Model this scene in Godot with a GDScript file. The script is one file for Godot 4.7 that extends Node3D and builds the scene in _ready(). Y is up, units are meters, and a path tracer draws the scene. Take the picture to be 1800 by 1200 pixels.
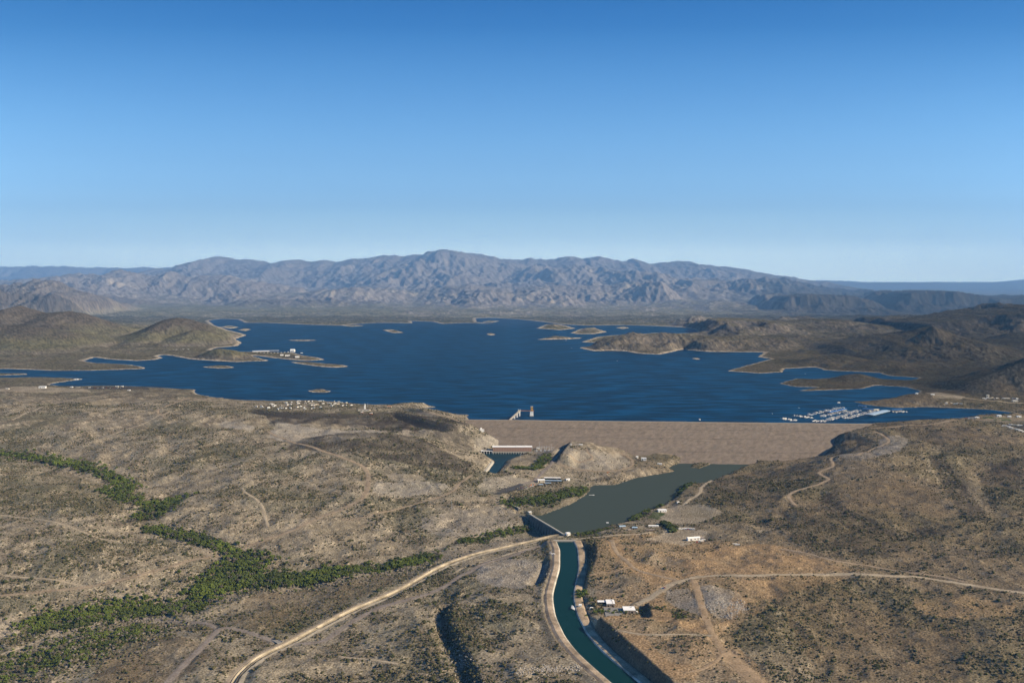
extends Node3D
# A reservoir behind an earthfill dam in desert hills, seen from a light aircraft.
# Metres, y up, the lake's surface at y = 0, the camera above the origin looking along -z.

const COLUMNS := 1001
const ROWS := 1160
const FIRST := 1200.0
const GROWTH := 0.00346
const SPREAD := 0.72
const LAKE_LEVEL := 0.0
const BASIN_LEVEL := -100.0
const FOREBAY_LEVEL := -78.0
const CANAL_LEVEL := -84.0

var rng := RandomNumberGenerator.new()
var heights := PackedFloat32Array()
var soil := PackedColorArray()
var scrub := PackedFloat32Array()
var broad := noise_of(11, 1.0 / 620.0, 3)
var middle := noise_of(12, 1.0 / 130.0, 3)
var fine := noise_of(13, 1.0 / 30.0, 2)
var unit := noise_of(14, 1.0, 4)
var gully := noise_of(15, 1.0, 5, true)
var M := {}
var names := {}

func noise_of(seed_: int, frequency: float, octaves: int, ridged := false) -> FastNoiseLite:
	var n := FastNoiseLite.new()
	n.seed = seed_
	n.noise_type = FastNoiseLite.TYPE_SIMPLEX_SMOOTH
	n.frequency = frequency
	n.fractal_type = FastNoiseLite.FRACTAL_RIDGED if ridged else FastNoiseLite.FRACTAL_FBM
	n.fractal_octaves = octaves
	return n

# ---------------------------------------------------------------- distance to an outline, on a grid of square cells
class Shore:
	var x0: float
	var z0: float
	var cell: float
	var w: int
	var h: int
	var far: PackedFloat32Array
	func at(x: float, z: float) -> float:   # metres outside the water, negative in it
		var fx := (x - x0) / cell - 0.5
		var fz := (z - z0) / cell - 0.5
		var beyond := 0.0   # past the grid's edge the distance goes on growing
		var cx := clampf(fx, 2.0, w - 3.0)
		var cz := clampf(fz, 2.0, h - 3.0)
		if cx != fx or cz != fz:
			beyond = Vector2(cx - fx, cz - fz).length() * cell
			fx = cx
			fz = cz
		var i := int(fx)
		var j := int(fz)
		fx -= i
		fz -= j
		var k := j * w + i
		return lerpf(lerpf(far[k], far[k + 1], fx), lerpf(far[k + w], far[k + w + 1], fx), fz) + beyond

func fill(s: Shore, cells: PackedByteArray, outline: PackedVector2Array, value: int) -> void:
	var n := outline.size()
	for j in s.h:
		var z := s.z0 + (j + 0.5) * s.cell
		var cuts := PackedFloat32Array()
		for i in n:
			var a := outline[i]
			var b := outline[(i + 1) % n]
			if (a.y <= z) != (b.y <= z):
				cuts.append(a.x + (z - a.y) / (b.y - a.y) * (b.x - a.x))
		cuts.sort()
		for k in range(0, cuts.size() - 1, 2):
			var i0 := maxi(0, ceili((cuts[k] - s.x0) / s.cell - 0.5))
			var i1 := mini(s.w - 1, floori((cuts[k + 1] - s.x0) / s.cell - 0.5))
			for i in range(i0, i1 + 1):
				cells[j * s.w + i] = value

func shore_of(outline: PackedVector2Array, cell: float, margin: float, islands := []) -> Shore:
	var s := Shore.new()
	var lo := outline[0]
	var hi := outline[0]
	for p in outline:
		lo = lo.min(p)
		hi = hi.max(p)
	s.cell = cell
	s.x0 = lo.x - margin
	s.z0 = lo.y - margin
	s.w = int((hi.x - lo.x + 2 * margin) / cell)
	s.h = int((hi.y - lo.y + 2 * margin) / cell)
	var wet := PackedByteArray()
	wet.resize(s.w * s.h)
	fill(s, wet, outline, 1)
	for isle in islands:
		fill(s, wet, isle, 0)
	var both: Array[PackedFloat32Array] = []
	for side in 2:   # the distance to the nearest wet cell, then to the nearest dry one
		var f := PackedFloat32Array()
		f.resize(s.w * s.h)
		for k in s.w * s.h:
			f[k] = 0.0 if wet[k] == 1 - side else 1e5
		for j in range(1, s.h):
			for i in range(1, s.w - 1):
				var k := j * s.w + i
				f[k] = minf(f[k], minf(minf(f[k - 1] + 1.0, f[k - s.w] + 1.0), minf(f[k - s.w - 1], f[k - s.w + 1]) + 1.414))
		for j in range(s.h - 2, -1, -1):
			for i in range(s.w - 2, 0, -1):
				var k := j * s.w + i
				f[k] = minf(f[k], minf(minf(f[k + 1] + 1.0, f[k + s.w] + 1.0), minf(f[k + s.w + 1], f[k + s.w - 1]) + 1.414))
		both.append(f)
	s.far.resize(s.w * s.h)
	for k in s.w * s.h:
		s.far[k] = (maxf(0.0, both[0][k] - 0.5) - maxf(0.0, both[1][k] - 0.5)) * cell
	var soft := s.far.duplicate()
	for j in range(1, s.h - 1):
		for i in range(1, s.w - 1):
			var k := j * s.w + i
			soft[k] = (s.far[k] * 2.0 + s.far[k - 1] + s.far[k + 1] + s.far[k - s.w] + s.far[k + s.w]) / 6.0
	s.far = soft
	return s

func points(list: Array) -> PackedVector2Array:
	var p := PackedVector2Array()
	for i in range(0, list.size(), 2):
		p.append(Vector2(list[i], list[i + 1]))
	return p

# ---------------------------------------------------------------- the near ground: a smooth sheet through surveyed spot heights
const SPOTS := [-2529, -4918, 8, -2088, -4060, -10, -1941, -3775, -34, -1847, -3592, -56, -1641, -3191, -50, -1387, -2698, -62, -1156, -2248, -85, -1089, -2118, -104, -1024, -1991, -124, -908, -1765, -136, -2810, -4683, 8, -2100, -3500, -50, -1619, -2698, -62, -1256, -2094, -100, -1056, -1760, -134, -1873, -4683, 8, -1530, -3824, -20, -1382, -3455, -42, -1244, -3111, -70, -1399, -3263, -64, -1565, -3424, -60, -1040, -2800, -86, -993, -2897, -84, -1016, -2694, -92, -1089, -2723, -68, -962, -2405, -76, -897, -2241, -96, -835, -2088, -128, -835, -2564, -104, -713, -2497, -112, -653, -2432, -118, -1113, -2435, -70, -1354, -2961, -56, -1687, -3738, -28, -1103, -3217, -55, -908, -2740, -72, -1309, -4583, 7, -1137, -3980, -10, -1000, -3500, -30, -864, -3024, -52, -780, -2732, -70, -733, -2567, -90, -1112, -3415, -35, -1311, -4025, -5, -1005, -4399, 12, -741, -4324, 14, -960, -4198, 11, -711, -4148, 13, -902, -3944, -16, -993, -3863, -15, -721, -3712, -24, -806, -3712, -24, -1081, -4112, 6, -535, -3602, 4, -651, -3562, -4, -404, -3537, 0, -769, -3365, -26, -233, -3398, -32, -473, -3181, -48, -443, -2980, -60, -413, -2835, -70, -614, -3160, -44, -565, -2911, -62, -474, -4149, 20, -320, -3999, 17, -573, -4179, 16, -389, -3783, -18, -528, -3853, -20, -215, -3755, -20, -127, -3698, -64, -166, -3884, 4, -249, -3959, 9, -366, -3203, -56, -339, -2966, -74, -311, -2719, -98, -224, -2800, -86, -87, -3055, -76, -80, -2817, -90, -31, -2728, -108, -211, -3082, -64, -112, -3274, -66, -167, -2917, -80, 109, -3478, -70, 58, -3365, -76, 220, -3669, -38, 159, -3710, -66, 290, -3628, -52, 421, -3687, -62, 583, -3644, -86, 388, -3397, -90, 559, -3495, -97, 280, -3269, -95, 178, -3113, -97, 85, -2988, -96, 0, -3039, -90, -18, -3169, -82, 503, -3522, -84, 111, -3244, -88, -44, -3871, -45, 88, -3835, -48, -43, -3785, -68, 87, -3796, -72, 186, -3824, -55, 421, -3683, -95, 724, -3619, -98, 865, -3603, -95, 1054, -3690, -90, 1168, -3717, -82, 94, -2730, -121, 39, -2705, -121, -74, -2604, -122, -196, -2454, -124, -341, -2385, -125, -464, -2320, -126, -592, -2301, -127, -674, -2146, -129, -772, -2079, -131, -850, -1984, -133, -908, -1869, -135, -431, -2517, -106, -294, -2572, -106, -154, -2703, -102, -551, -2411, -112, -522, -2686, -90, -627, -2611, -94, -120, -2629, -106, -258, -2255, -113, -101, -2524, -108, 132, -2569, -98, 58, -2522, -100, -28, -2472, -101, -97, -2425, -102, -184, -2303, -105, -259, -2157, -108, -349, -2037, -111, -434, -1897, -115, -482, -1794, -117, -480, -1696, -118, -227, -1988, -106, -55, -1919, -88, -158, -1972, -106, -79, -1971, -89, -66, -1648, -89, -116, -1690, -106, -258, -1803, -110, -288, -1681, -112, -352, -1760, -114, 21, -1822, -86, -23, -2026, -90, -625, -1822, -117, -679, -1917, -120, -540, -1718, -117, -566, -1982, -121, -708, -1770, -128, -802, -1755, -132, 77, -2244, -84, 39, -2250, -92, 0, -2221, -90, 0, -2362, -98, 132, -2237, -82, 108, -2038, -82, 121, -1840, -82, 164, -1642, -82, 133, -2443, -82, 69, -2011, -85, 60, -1737, -85, 93, -1626, -85, 192, -2398, -74, 219, -2390, -72, 182, -2196, -70, 194, -2120, -72, 171, -1993, -79, 199, -1938, -78, 245, -1948, -78, 376, -2196, -70, 341, -1988, -66, 364, -1819, -64, 254, -1775, -64, 272, -1585, -64, 189, -1784, -64, 162, -1834, -64, 229, -1605, -63, 203, -1694, -64, 263, -2000, -70, 419, -2617, -88, 475, -2770, -87, 563, -2817, -82, 334, -2653, -94, 451, -2508, -82, 394, -2758, -92, 370, -2488, -84, 231, -2523, -86, 275, -2405, -76, 720, -3150, -78, 606, -3028, -84, 897, -3140, -58, 780, -2732, -70, 631, -2569, -76, 836, -2439, -71, 999, -2914, -46, 1142, -3331, -20, 1229, -3742, -18, 1201, -3823, -70, 1372, -3694, 0, 1513, -3783, 8, 1395, -3488, -8, 1689, -3694, 0, 1763, -3857, 8, 1942, -3819, 7, 1708, -3359, -25, 1440, -3150, -42, 1457, -2864, -52, 1194, -2985, -44, 1096, -2663, -54, 1274, -2506, -60, 1016, -2372, -67, 1112, -2186, -67, 725, -2113, -70, 627, -2196, -70, 487, -1892, -68, 631, -1842, -72, 789, -1842, -72, 937, -1842, -72, 459, -1605, -72, 644, -1610, -74, 820, -1612, -75, 883, -3511, -92, 1053, -3543, -86, 2201, -3669, 4, 1802, -3004, -48, 1438, -2397, -60, 1105, -1842, -72, 969, -1615, -76, -714, -4462, 9, -231, -4047, 8, -1511, -4808, 4, -100, -3930, -62, 100, -3930, -62, 300, -3930, -62, 500, -3930, -62, 700, -3930, -62, 900, -3930, -62, 1100, -3930, -62, 100, -4250, -30, 500, -4250, -30, 900, -4250, -30, 1250, -4250, -30, -2200, -4900, 4, -1200, -4900, 6, -400, -4750, 2, 1700, -4350, 6, 2300, -4300, 6, 2600, -4700, 15]
const CELL := 40.0
const NEAR_X := 4000.0
const NEAR_FIRST := 1100.0
var near_w := int(NEAR_X * 2 / CELL) + 1
var near_h := int(4200.0 / CELL) + 1
var near_sheet := PackedFloat32Array()

func thin_plate(r2: float) -> float:
	return 0.0 if r2 < 1e-9 else r2 * log(r2)

func survey() -> void:
	var n := SPOTS.size() / 3
	var px := PackedFloat64Array()
	var pz := PackedFloat64Array()
	for i in n:
		px.append(SPOTS[i * 3] / 1000.0)
		pz.append(SPOTS[i * 3 + 1] / 1000.0)
	var size := n + 3
	var rows: Array[PackedFloat64Array] = []
	for i in size:
		var row := PackedFloat64Array()
		row.resize(size + 1)
		if i < n:
			for j in n:
				row[j] = thin_plate((px[i] - px[j]) ** 2 + (pz[i] - pz[j]) ** 2)
			row[i] += 0.002
			row[n] = 1.0
			row[n + 1] = px[i]
			row[n + 2] = pz[i]
			row[size] = SPOTS[i * 3 + 2]
		else:
			for j in n:
				row[j] = [1.0, px[j], pz[j]][i - n]
		rows.append(row)
	for k in size:
		var best := k
		for i in range(k + 1, size):
			if absf(rows[i][k]) > absf(rows[best][k]):
				best = i
		var swap := rows[k]
		rows[k] = rows[best]
		rows[best] = swap
		var pivot := rows[k]
		for i in range(k + 1, size):
			var row := rows[i]
			var f := row[k] / pivot[k]
			if f != 0.0:
				for j in range(k, size + 1):
					row[j] -= f * pivot[j]
				rows[i] = row
	var weight := PackedFloat64Array()
	weight.resize(size)
	for k in range(size - 1, -1, -1):
		var total := rows[k][size]
		for j in range(k + 1, size):
			total -= rows[k][j] * weight[j]
		weight[k] = total / rows[k][k]
	near_sheet.resize(near_w * near_h)
	for j in near_h:
		for i in near_w:
			var x := (-NEAR_X + i * CELL) / 1000.0
			var z := -(NEAR_FIRST + j * CELL) / 1000.0
			if absf(x) > -z * 0.76 + 0.15:
				continue
			var h := weight[n] + weight[n + 1] * x + weight[n + 2] * z
			for k in n:
				var r2 := (x - px[k]) * (x - px[k]) + (z - pz[k]) * (z - pz[k])
				if r2 > 1e-9:
					h += weight[k] * r2 * log(r2)
			near_sheet[j * near_w + i] = clampf(h, -140.0, 26.0)

func near_height(x: float, d: float) -> float:
	var fx := clampf((x + NEAR_X) / CELL, 1.0, near_w - 2.001)
	var fz := clampf((d - NEAR_FIRST) / CELL, 1.0, near_h - 2.001)
	var i := int(fx)
	var j := int(fz)
	fx -= i
	fz -= j
	var k := (j - 1) * near_w + i
	var a := cubic_interpolate(near_sheet[k], near_sheet[k + 1], near_sheet[k - 1], near_sheet[k + 2], fx)
	k += near_w
	var b := cubic_interpolate(near_sheet[k], near_sheet[k + 1], near_sheet[k - 1], near_sheet[k + 2], fx)
	k += near_w
	var c := cubic_interpolate(near_sheet[k], near_sheet[k + 1], near_sheet[k - 1], near_sheet[k + 2], fx)
	k += near_w
	var e := cubic_interpolate(near_sheet[k], near_sheet[k + 1], near_sheet[k - 1], near_sheet[k + 2], fx)
	return cubic_interpolate(b, c, a, e, fz)

# ---------------------------------------------------------------- ridges: crest distance, front and back widths, ruggedness, then x and height along the crest
const RIDGES := {
	"far_left": [43000, 6000, 5000, 0.5, -28503, 963, -24571, 1061, -22114, 1086, -21131, 1135, -19657, 1160, -18674, 1086, -17446, 1061, -15971, 1086, -14497, 1061, -12777, 889, -11057, 717],
	"main": [30000, 11500, 5000, 0.5, -20571, 399, -15429, 501, -13714, 570, -12000, 673, -10286, 913, -9943, 981, -9257, 1170, -8571, 1247, -7886, 1119, -7029, 1067, -6343, 1179, -5829, 1136, -5143, 1101, -4286, 1239, -3600, 1273, -3086, 1307, -2571, 1376, -2057, 1410, -1611, 1427, -1200, 1359, -857, 1256, -343, 1170, 0, 1221, 514, 1161, 1029, 1204, 1714, 1239, 2400, 1273, 3086, 1153, 3429, 1187, 3943, 1136, 4457, 1033, 4971, 1153, 5657, 1050, 6514, 964, 7371, 776, 8057, 604, 8743, 570, 9257, 484, 10286, 399],
	"rocks_left": [21500, 3300, 2000, 0.5, -9583, 447, -8969, 570, -8600, 767, -8416, 779, -8109, 693, -7740, 644, -7371, 742, -7003, 631, -6573, 668, -6143, 656, -5774, 570, -4914, 447, -4177, 324],
	"rugged_left": [15500, 2600, 1500, 0.55, -9743, 481, -8857, 508, -8149, 481, -7794, 490, -7529, 543, -7263, 570, -7086, 535, -6820, 428, -6466, 304, -6111, 171],
	"foothills": [20500, 3300, 2500, 0.6, -5623, 219, -4920, 312, -4451, 289, -3514, 394, -2460, 406, -1991, 312, -937, 476, -469, 418, 0, 359, 703, 453, 1757, 453, 2226, 488, 2694, 582, 3046, 488, 3514, 394],
	"long_mesa": [21500, 2200, 5000, 0.35, 3317, 349, 3624, 521, 4177, 545, 4791, 496, 5529, 423, 6389, 361, 7371, 287, 8109, 263, 8846, 177, 9829, 79],
	"low_mesa": [15600, 900, 2500, 0.45, 4101, 124, 4368, 294, 4635, 329, 5349, 303, 5616, 240, 5883, 124],
	"table_mesa": [15800, 800, 3500, 0.3, 5778, 64, 6139, 236, 6320, 362, 6681, 380, 7042, 371, 7403, 308, 7765, 245, 8126, 281, 9029, 299, 9931, 281],
	"right_plateau": [9600, 1300, 2200, 0.3, 3840, 104, 4059, 153, 4334, 186, 4608, 241, 4937, 279, 5486, 323, 6034, 351],
	"shore_mesa": [10400, 1300, 1800, 0.4, 1813, 11, 1914, 71, 2021, 118, 2199, 148, 2555, 136, 2971, 106, 3209, 142, 3506, 136, 3803, 95, 4160, 59, 4754, 65, 5349, 65, 6240, 95],
	"peak": [7500, 1150, 1300, 0.3, 2314, 4, 2486, 64, 2743, 133, 2957, 159, 3086, 206, 3171, 214, 3257, 184, 3386, 137, 3514, 94, 3686, 81, 3857, 107, 4286, 184, 4714, 206],
	"spur_a": [6700, 500, 350, 0.4, 1838, -4, 2029, 42, 2182, 65, 2374, 34, 2527, -23],
	"spur_b": [6350, 420, 400, 0.4, 1959, -18, 2177, 26, 2395, 55, 2576, 26, 2758, -29],
	"spur_c": [8700, 900, 700, 0.4, 2685, -37, 3082, 8, 3480, -7, 3878, 23, 4375, -37],
	"spur_d": [5900, 500, 500, 0.35, 2360, -30, 2562, 14, 2765, 31, 3001, 64, 3203, 78],
	"spur_e": [9000, 700, 500, 0.4, 1749, 4, 2006, 66, 2263, 45, 2571, 81, 2829, 30],
	"right_hill": [5000, 330, 600, 0.09, 2086, -36, 2171, -1, 2286, 50, 2429, 99, 2571, 153, 2714, 221, 2857, 267, 3143, 341],
	"peak_spur": [7150, 560, 420, 0.2, 2697, 55, 2901, 161, 3023, 239, 3113, 190, 3269, 96, 3391, 18],
	"far_range": [57000, 3500, 3000, 0.5, 13029, 81, 16286, 309, 17589, 505, 19543, 440, 20846, 309, 22800, 342, 24429, 407, 26057, 309, 28011, 407, 29314, 537, 31269, 603, 34200, 505],
	"plateau_far": [47000, 5000, 3000, 0.1, 14503, 248, 16651, 275, 18800, 301, 21486, 301, 25514, 328, 29543, 328],
	"hills_left": [10000, 1500, 900, 0.13, -6400, 170, -5829, 216, -5486, 193, -5143, 250, -5029, 279, -4943, 307, -4857, 279, -4686, 227, -4457, 250, -4286, 221, -4114, 164, -3829, 56, -3657, -1],
	"hill_left_b": [9300, 800, 700, 0.13, -3693, 17, -3507, 81, -3375, 129, -3268, 187, -3135, 214, -3003, 193, -2817, 140, -2657, 81, -2524, 28],
	"hill_left_c": [8300, 1000, 900, 0.13, -5027, 238, -4506, 224, -4269, 191, -3984, 176, -3699, 124, -3462, 48, -3296, -18],
	"hill_left_d": [8750, 560, 500, 0.13, -3375, 20, -3250, 80, -3140, 110, -3000, 60, -2800, 125, -2650, 100, -2475, 30, -2400, -10],
	"peninsula_hill": [7080, 180, 140, 0.13, -2326, 8, -2245, 44, -2164, 64, -2084, 76, -1982, 64, -1861, 36, -1732, -9],
	"marina_spit": [7120, 100, 90, 0.1, -1872, 33, -1709, 33, -1546, 29, -1444, 13, -1334, -8],
	"right_peninsula": [8350, 700, 500, 0.4, 582, 17, 763, 69, 907, 102, 1016, 126, 1145, 102, 1264, 126, 1431, 102, 1622, 93, 1909, 93, 2386, 83],
	"isle_hill": [5620, 260, 230, 0.25, 1509, -31, 1574, -2, 1654, 11, 1750, -5, 1863, 24, 1959, 37, 2071, 11, 2216, -18, 2505, -2, 2890, 24],
	"camp_point": [4620, 180, 260, 0.15, 1571, -6, 1663, 8, 1769, 18, 1901, 37, 2059, 24, 2218, 8, 2376, -0, 2640, -0],
	"isle_a": [5045, 45, 45, 0.2, -1038, -1, -980, 19, -966, 19, -914, -1],
	"isle_b": [6450, 70, 60, 0.2, -1452, 17, -1327, 32, -1253, 32, -1061, 2],
	"isle_c": [6450, 60, 60, 0.2, -2016, -5, -1906, 13, -1788, -5],
	"isle_d": [10700, 160, 160, 0.3, -1388, 1, -1284, 38, -1223, 26, -1149, -11],
	"isle_e": [10200, 120, 120, 0.3, -274, -1, -221, 34, -169, -1],
	"isle_f": [11900, 350, 300, 0.3, 286, -42, 408, 19, 510, 33, 762, -28],
	"isle_g": [10900, 330, 300, 0.3, 642, -28, 810, 34, 903, 41, 1046, -28],
	"isle_h": [9500, 160, 130, 0.2, 233, -5, 407, 27, 689, 5],
	"headland": [4520, 45, 60, 0.2, -486, -9, -426, 15, -400, 10, -354, -11],
}
# quiet places where the ground was graded: x, z, radius
const QUIET := [133, -2451, 90, 136, -2312, 90, 121, -2180, 90, 108, -2062, 90, 113, -1924, 90, 133, -1788, 90, 161, -1659, 100, 180, -1612, 110, 0, -3635, 110, 128, -3745, 90, 199, -1938, 90, 278, -1943, 90, 453, -2733, 120, 445, -2512, 70, 110, -3218, 130, 93, -2706, 80, 146, -2558, 60, 416, -3641, 100, -955, -4399, 300, -741, -4324, 200, -310, -2089, 60, -392, -1959, 60, -468, -1822, 60, -184, -2303, 60, -70, -2450, 60, 154, -1795, 50, 208, -1656, 70]
# ravines: width, depth, then x and z along the bed
const RAVINES := [
	[55, 16, 1454, -3415, 1381, -3266, 1329, -3080, 1318, -2919, 1291, -2773, 1259, -2654],
	[40, 12, 899, -2860, 884, -2787, 893, -2693, 902, -2547, 942, -2460, 1066, -2521],
	[45, 14, 1728, -3359, 1559, -3248, 1416, -3004, 1336, -2801, 1290, -2625],
	[30, 10, 599, -2494, 646, -2542, 706, -2629, 775, -2767],
	[26, 7, 531, -2067, 513, -1911, 513, -1795, 506, -1703, 488, -1583],
	[20, 6, -1152, -2399, -1127, -2320, -1100, -2238],
	[20, 7, -951, -2378, -908, -2286, -882, -2236],
	[24, 8, -1080, -2147, -1089, -2268, -1144, -2398, -1207, -2577],
	[28, 8, -1667, -3943, -1451, -3578, -1329, -3321],
	[24, 7, -993, -3049, -1026, -2992, -1028, -2926],
	[26, 9, -785, -2986, -825, -2886, -849, -2752, -898, -2708],
	[22, 7, -592, -3049, -590, -2870, -596, -2743],
	[24, 8, -267, -2919, -320, -2803, -317, -2642],
	[30, 9, -131, -2856, -158, -2763, -210, -2621],
	[24, 8, 80, -2326, 82, -2204, 55, -2144],
	[30, 9, -1530, -4120, -1295, -3716, -1176, -3431],
	[26, 8, -1683, -3636, -1581, -3503, -1523, -3416],
	[30, 9, -672, -3922, -581, -3909, -468, -3901],
	[26, 8, 1038, -2672, 1012, -2529, 1050, -2450],
	[26, 9, 635, -2848, 656, -2734, 654, -2601],
	[25, 7, 723, -2041, 719, -1906, 694, -1813],
]
# mounds: x, z, height, radius
const MOUNDS := [[1197, -3638, 22, 62], [1217, -3549, 9, 50], [-924, -4014, 14, 55], [212, -3703, 10, 45], [-422, -3807, 9, 50], [-220, -3853, 8, 60]]
const LAKE_OUTLINE := [-180, -4038, -191, -4122, -176, -4174, -204, -4191, -262, -4174, -342, -4281, -445, -4375, -346, -4414, -346, -4453, -440, -4534, -483, -4493, -537, -4473, -642, -4493, -729, -4555, -788, -4597, -906, -4661, -1017, -4683, -1113, -4640, -1199, -4661, -1285, -4683, -1418, -4773, -1537, -4890, -1607, -5013, -1616, -5115, -1675, -5142, -1710, -5142, -1781, -5195, -1990, -5278, -2122, -5306, -2244, -5306, -2383, -5278, -2504, -5363, -2488, -5511, -2439, -5668, -2555, -5733, -2702, -5766, -2834, -5766, -3127, -5700, -3472, -5733, -3588, -5868, -3018, -5868, -2884, -5938, -2953, -6009, -3090, -6009, -3337, -6082, -3420, -6234, -3211, -6313, -3083, -6274, -2892, -6196, -2620, -6196, -2334, -6313, -2357, -6394, -2529, -6606, -2678, -6695, -2831, -6740, -2989, -6927, -3036, -7228, -2931, -7125, -2810, -7025, -2612, -6927, -2509, -7025, -2522, -7176, -2611, -7335, -2627, -7500, -2442, -7281, -2292, -7074, -2078, -6927, -1901, -6832, -1690, -6927, -1825, -7176, -1974, -7444, -1844, -7335, -1722, -7176, -1565, -7025, -1425, -6927, -1313, -7025, -1394, -7176, -1574, -7444, -1688, -7673, -2048, -7793, -2227, -7793, -2417, -7980, -2450, -8244, -2333, -8453, -2417, -8906, -2624, -9410, -2689, -10076, -2820, -10391, -3167, -11083, -3635, -12165, -4113, -13480, -4180, -13854, -4153, -14250, -3870, -14049, -3479, -12955, -3205, -12955, -2615, -12469, -2085, -12165, -1970, -12627, -1725, -12955, -1279, -12788, -1363, -13480, -1064, -13300, -887, -12627, -592, -12955, -245, -12627, -465, -13125, -529, -14457, -335, -14669, 0, -14250, 258, -13664, 496, -12955, 663, -12469, 925, -12165, 1407, -12315, 1786, -12018, 2012, -11735, 2080, -10962, 1920, -10500, 1722, -10391, 1500, -10500, 1280, -10179, 1036, -10076, 838, -9779, 626, -8986, 748, -8906, 900, -8750, 551, -8244, 642, -7854, 783, -7917, 898, -7854, 957, -7615, 1114, -7500, 1288, -7854, 1379, -8044, 1527, -7793, 1957, -7733, 1802, -7281, 1839, -7074, 1527, -6520, 1330, -6157, 1487, -6009, 1658, -6082, 1732, -6313, 1960, -6435, 1949, -6234, 2030, -6157, 2235, -6045, 2213, -5868, 2359, -5733, 2242, -5604, 1966, -5733, 1868, -5766, 1716, -5636, 1629, -5700, 1456, -5421, 1500, -5250, 1641, -5250, 1447, -5063, 1591, -5089, 1822, -5168, 1951, -5334, 2079, -5250, 2075, -5063, 2012, -4938, 1966, -4914, 1766, -4683, 1583, -4618, 1618, -4473, 1707, -4394, 1842, -4433, 2000, -4375, 2082, -4337, 2134, -4245, 2146, -4174, 2114, -4156, 1963, -4139, 1869, -4088, 1708, -4038, 1596, -3990, 1464, -3943, 1341, -3912, 1270, -3935, 907, -3966, 229, -4014]
const ISLANDS := [
	[-1042, -5063, -1022, -5142, -984, -5142, -913, -5038, -955, -4988, -1008, -5013],
	[-1538, -6832, -1405, -6832, -1262, -6695, -1132, -6606, -1062, -6477, -1133, -6394, -1258, -6477, -1406, -6650],
	[-2012, -6435, -1950, -6562, -1863, -6520, -1772, -6394, -1864, -6333],
	[-2095, -9236, -1971, -9322, -1794, -9236, -1930, -9126],
	[-1438, -11083, -1345, -11208, -1134, -10500, -1260, -10500],
	[-270, -10284, -228, -10500, -169, -10179, -218, -10025],
	[282, -11466, 428, -12469, 606, -12469, 734, -11466, 538, -11083, 389, -11335],
	[618, -10500, 777, -11335, 950, -11466, 1024, -10726, 852, -10284, 676, -10284],
	[229, -9322, 360, -9684, 553, -9684, 696, -9591, 538, -9410],
	[1287, -7125, 1347, -7228, 1350, -7074, 1309, -7025],
	[1213, -11599, 1323, -11875, 1372, -11599, 1263, -11335],
	[-3440, -11735, -3462, -12165, -3219, -11735, -3225, -11400],
	[-3053, -11083, -3079, -11466, -2933, -11208, -2928, -10902],
	[-398, -13125, -312, -13664, -169, -13480, -259, -12955],
	[-2112, -12239, -1914, -12315, -1796, -12091, -1934, -11875],
]
const BASIN_OUTLINE := [128, -2611, 50, -2832, 80, -2812, 168, -2946, 222, -3061, 246, -3143, 264, -3230, 332, -3230, 421, -3350, 523, -3428, 569, -3469, 555, -3532, 614, -3619, 689, -3653, 862, -3653, 866, -3608, 805, -3521, 732, -3399, 638, -3284, 563, -3230, 531, -3152, 490, -3030, 436, -2931, 353, -2812, 314, -2746, 268, -2708, 232, -2653, 160, -2623]
const BASIN_ISLAND := [632, -3532, 668, -3630, 706, -3687, 744, -3699, 743, -3641, 705, -3575, 658, -3510]
const FOREBAY_OUTLINE := [-110.0, -3706.0, 32.0, -3694.0, 46.0, -3682.0, -20.0, -3544.0, -35.0, -3416.0, -53.0, -3316.0, -62.0, -3301.0, -89.0, -3316.0, -59.0, -3533.0, -78.0, -3589.0]
var lake: Shore
var basin: Shore
var forebay: Shore

const OLD_DAM := [50.0, -2811.0, 136.0, -2583.0]

func below_old_dam(x: float, d: float) -> bool:   # in the gorge downstream of the old dam's wall
	var a := Vector2(OLD_DAM[0], OLD_DAM[1])
	var run := Vector2(OLD_DAM[2], OLD_DAM[3]) - a
	var p := Vector2(x, -d) - a
	var t := p.dot(run) / run.length_squared()
	var away := run.normalized().cross(p)
	return t > -0.25 and t < 1.02 and away > -8.0 and away < 160.0

func distance_of(r: int) -> float:
	return FIRST * exp(GROWTH * r)

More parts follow.
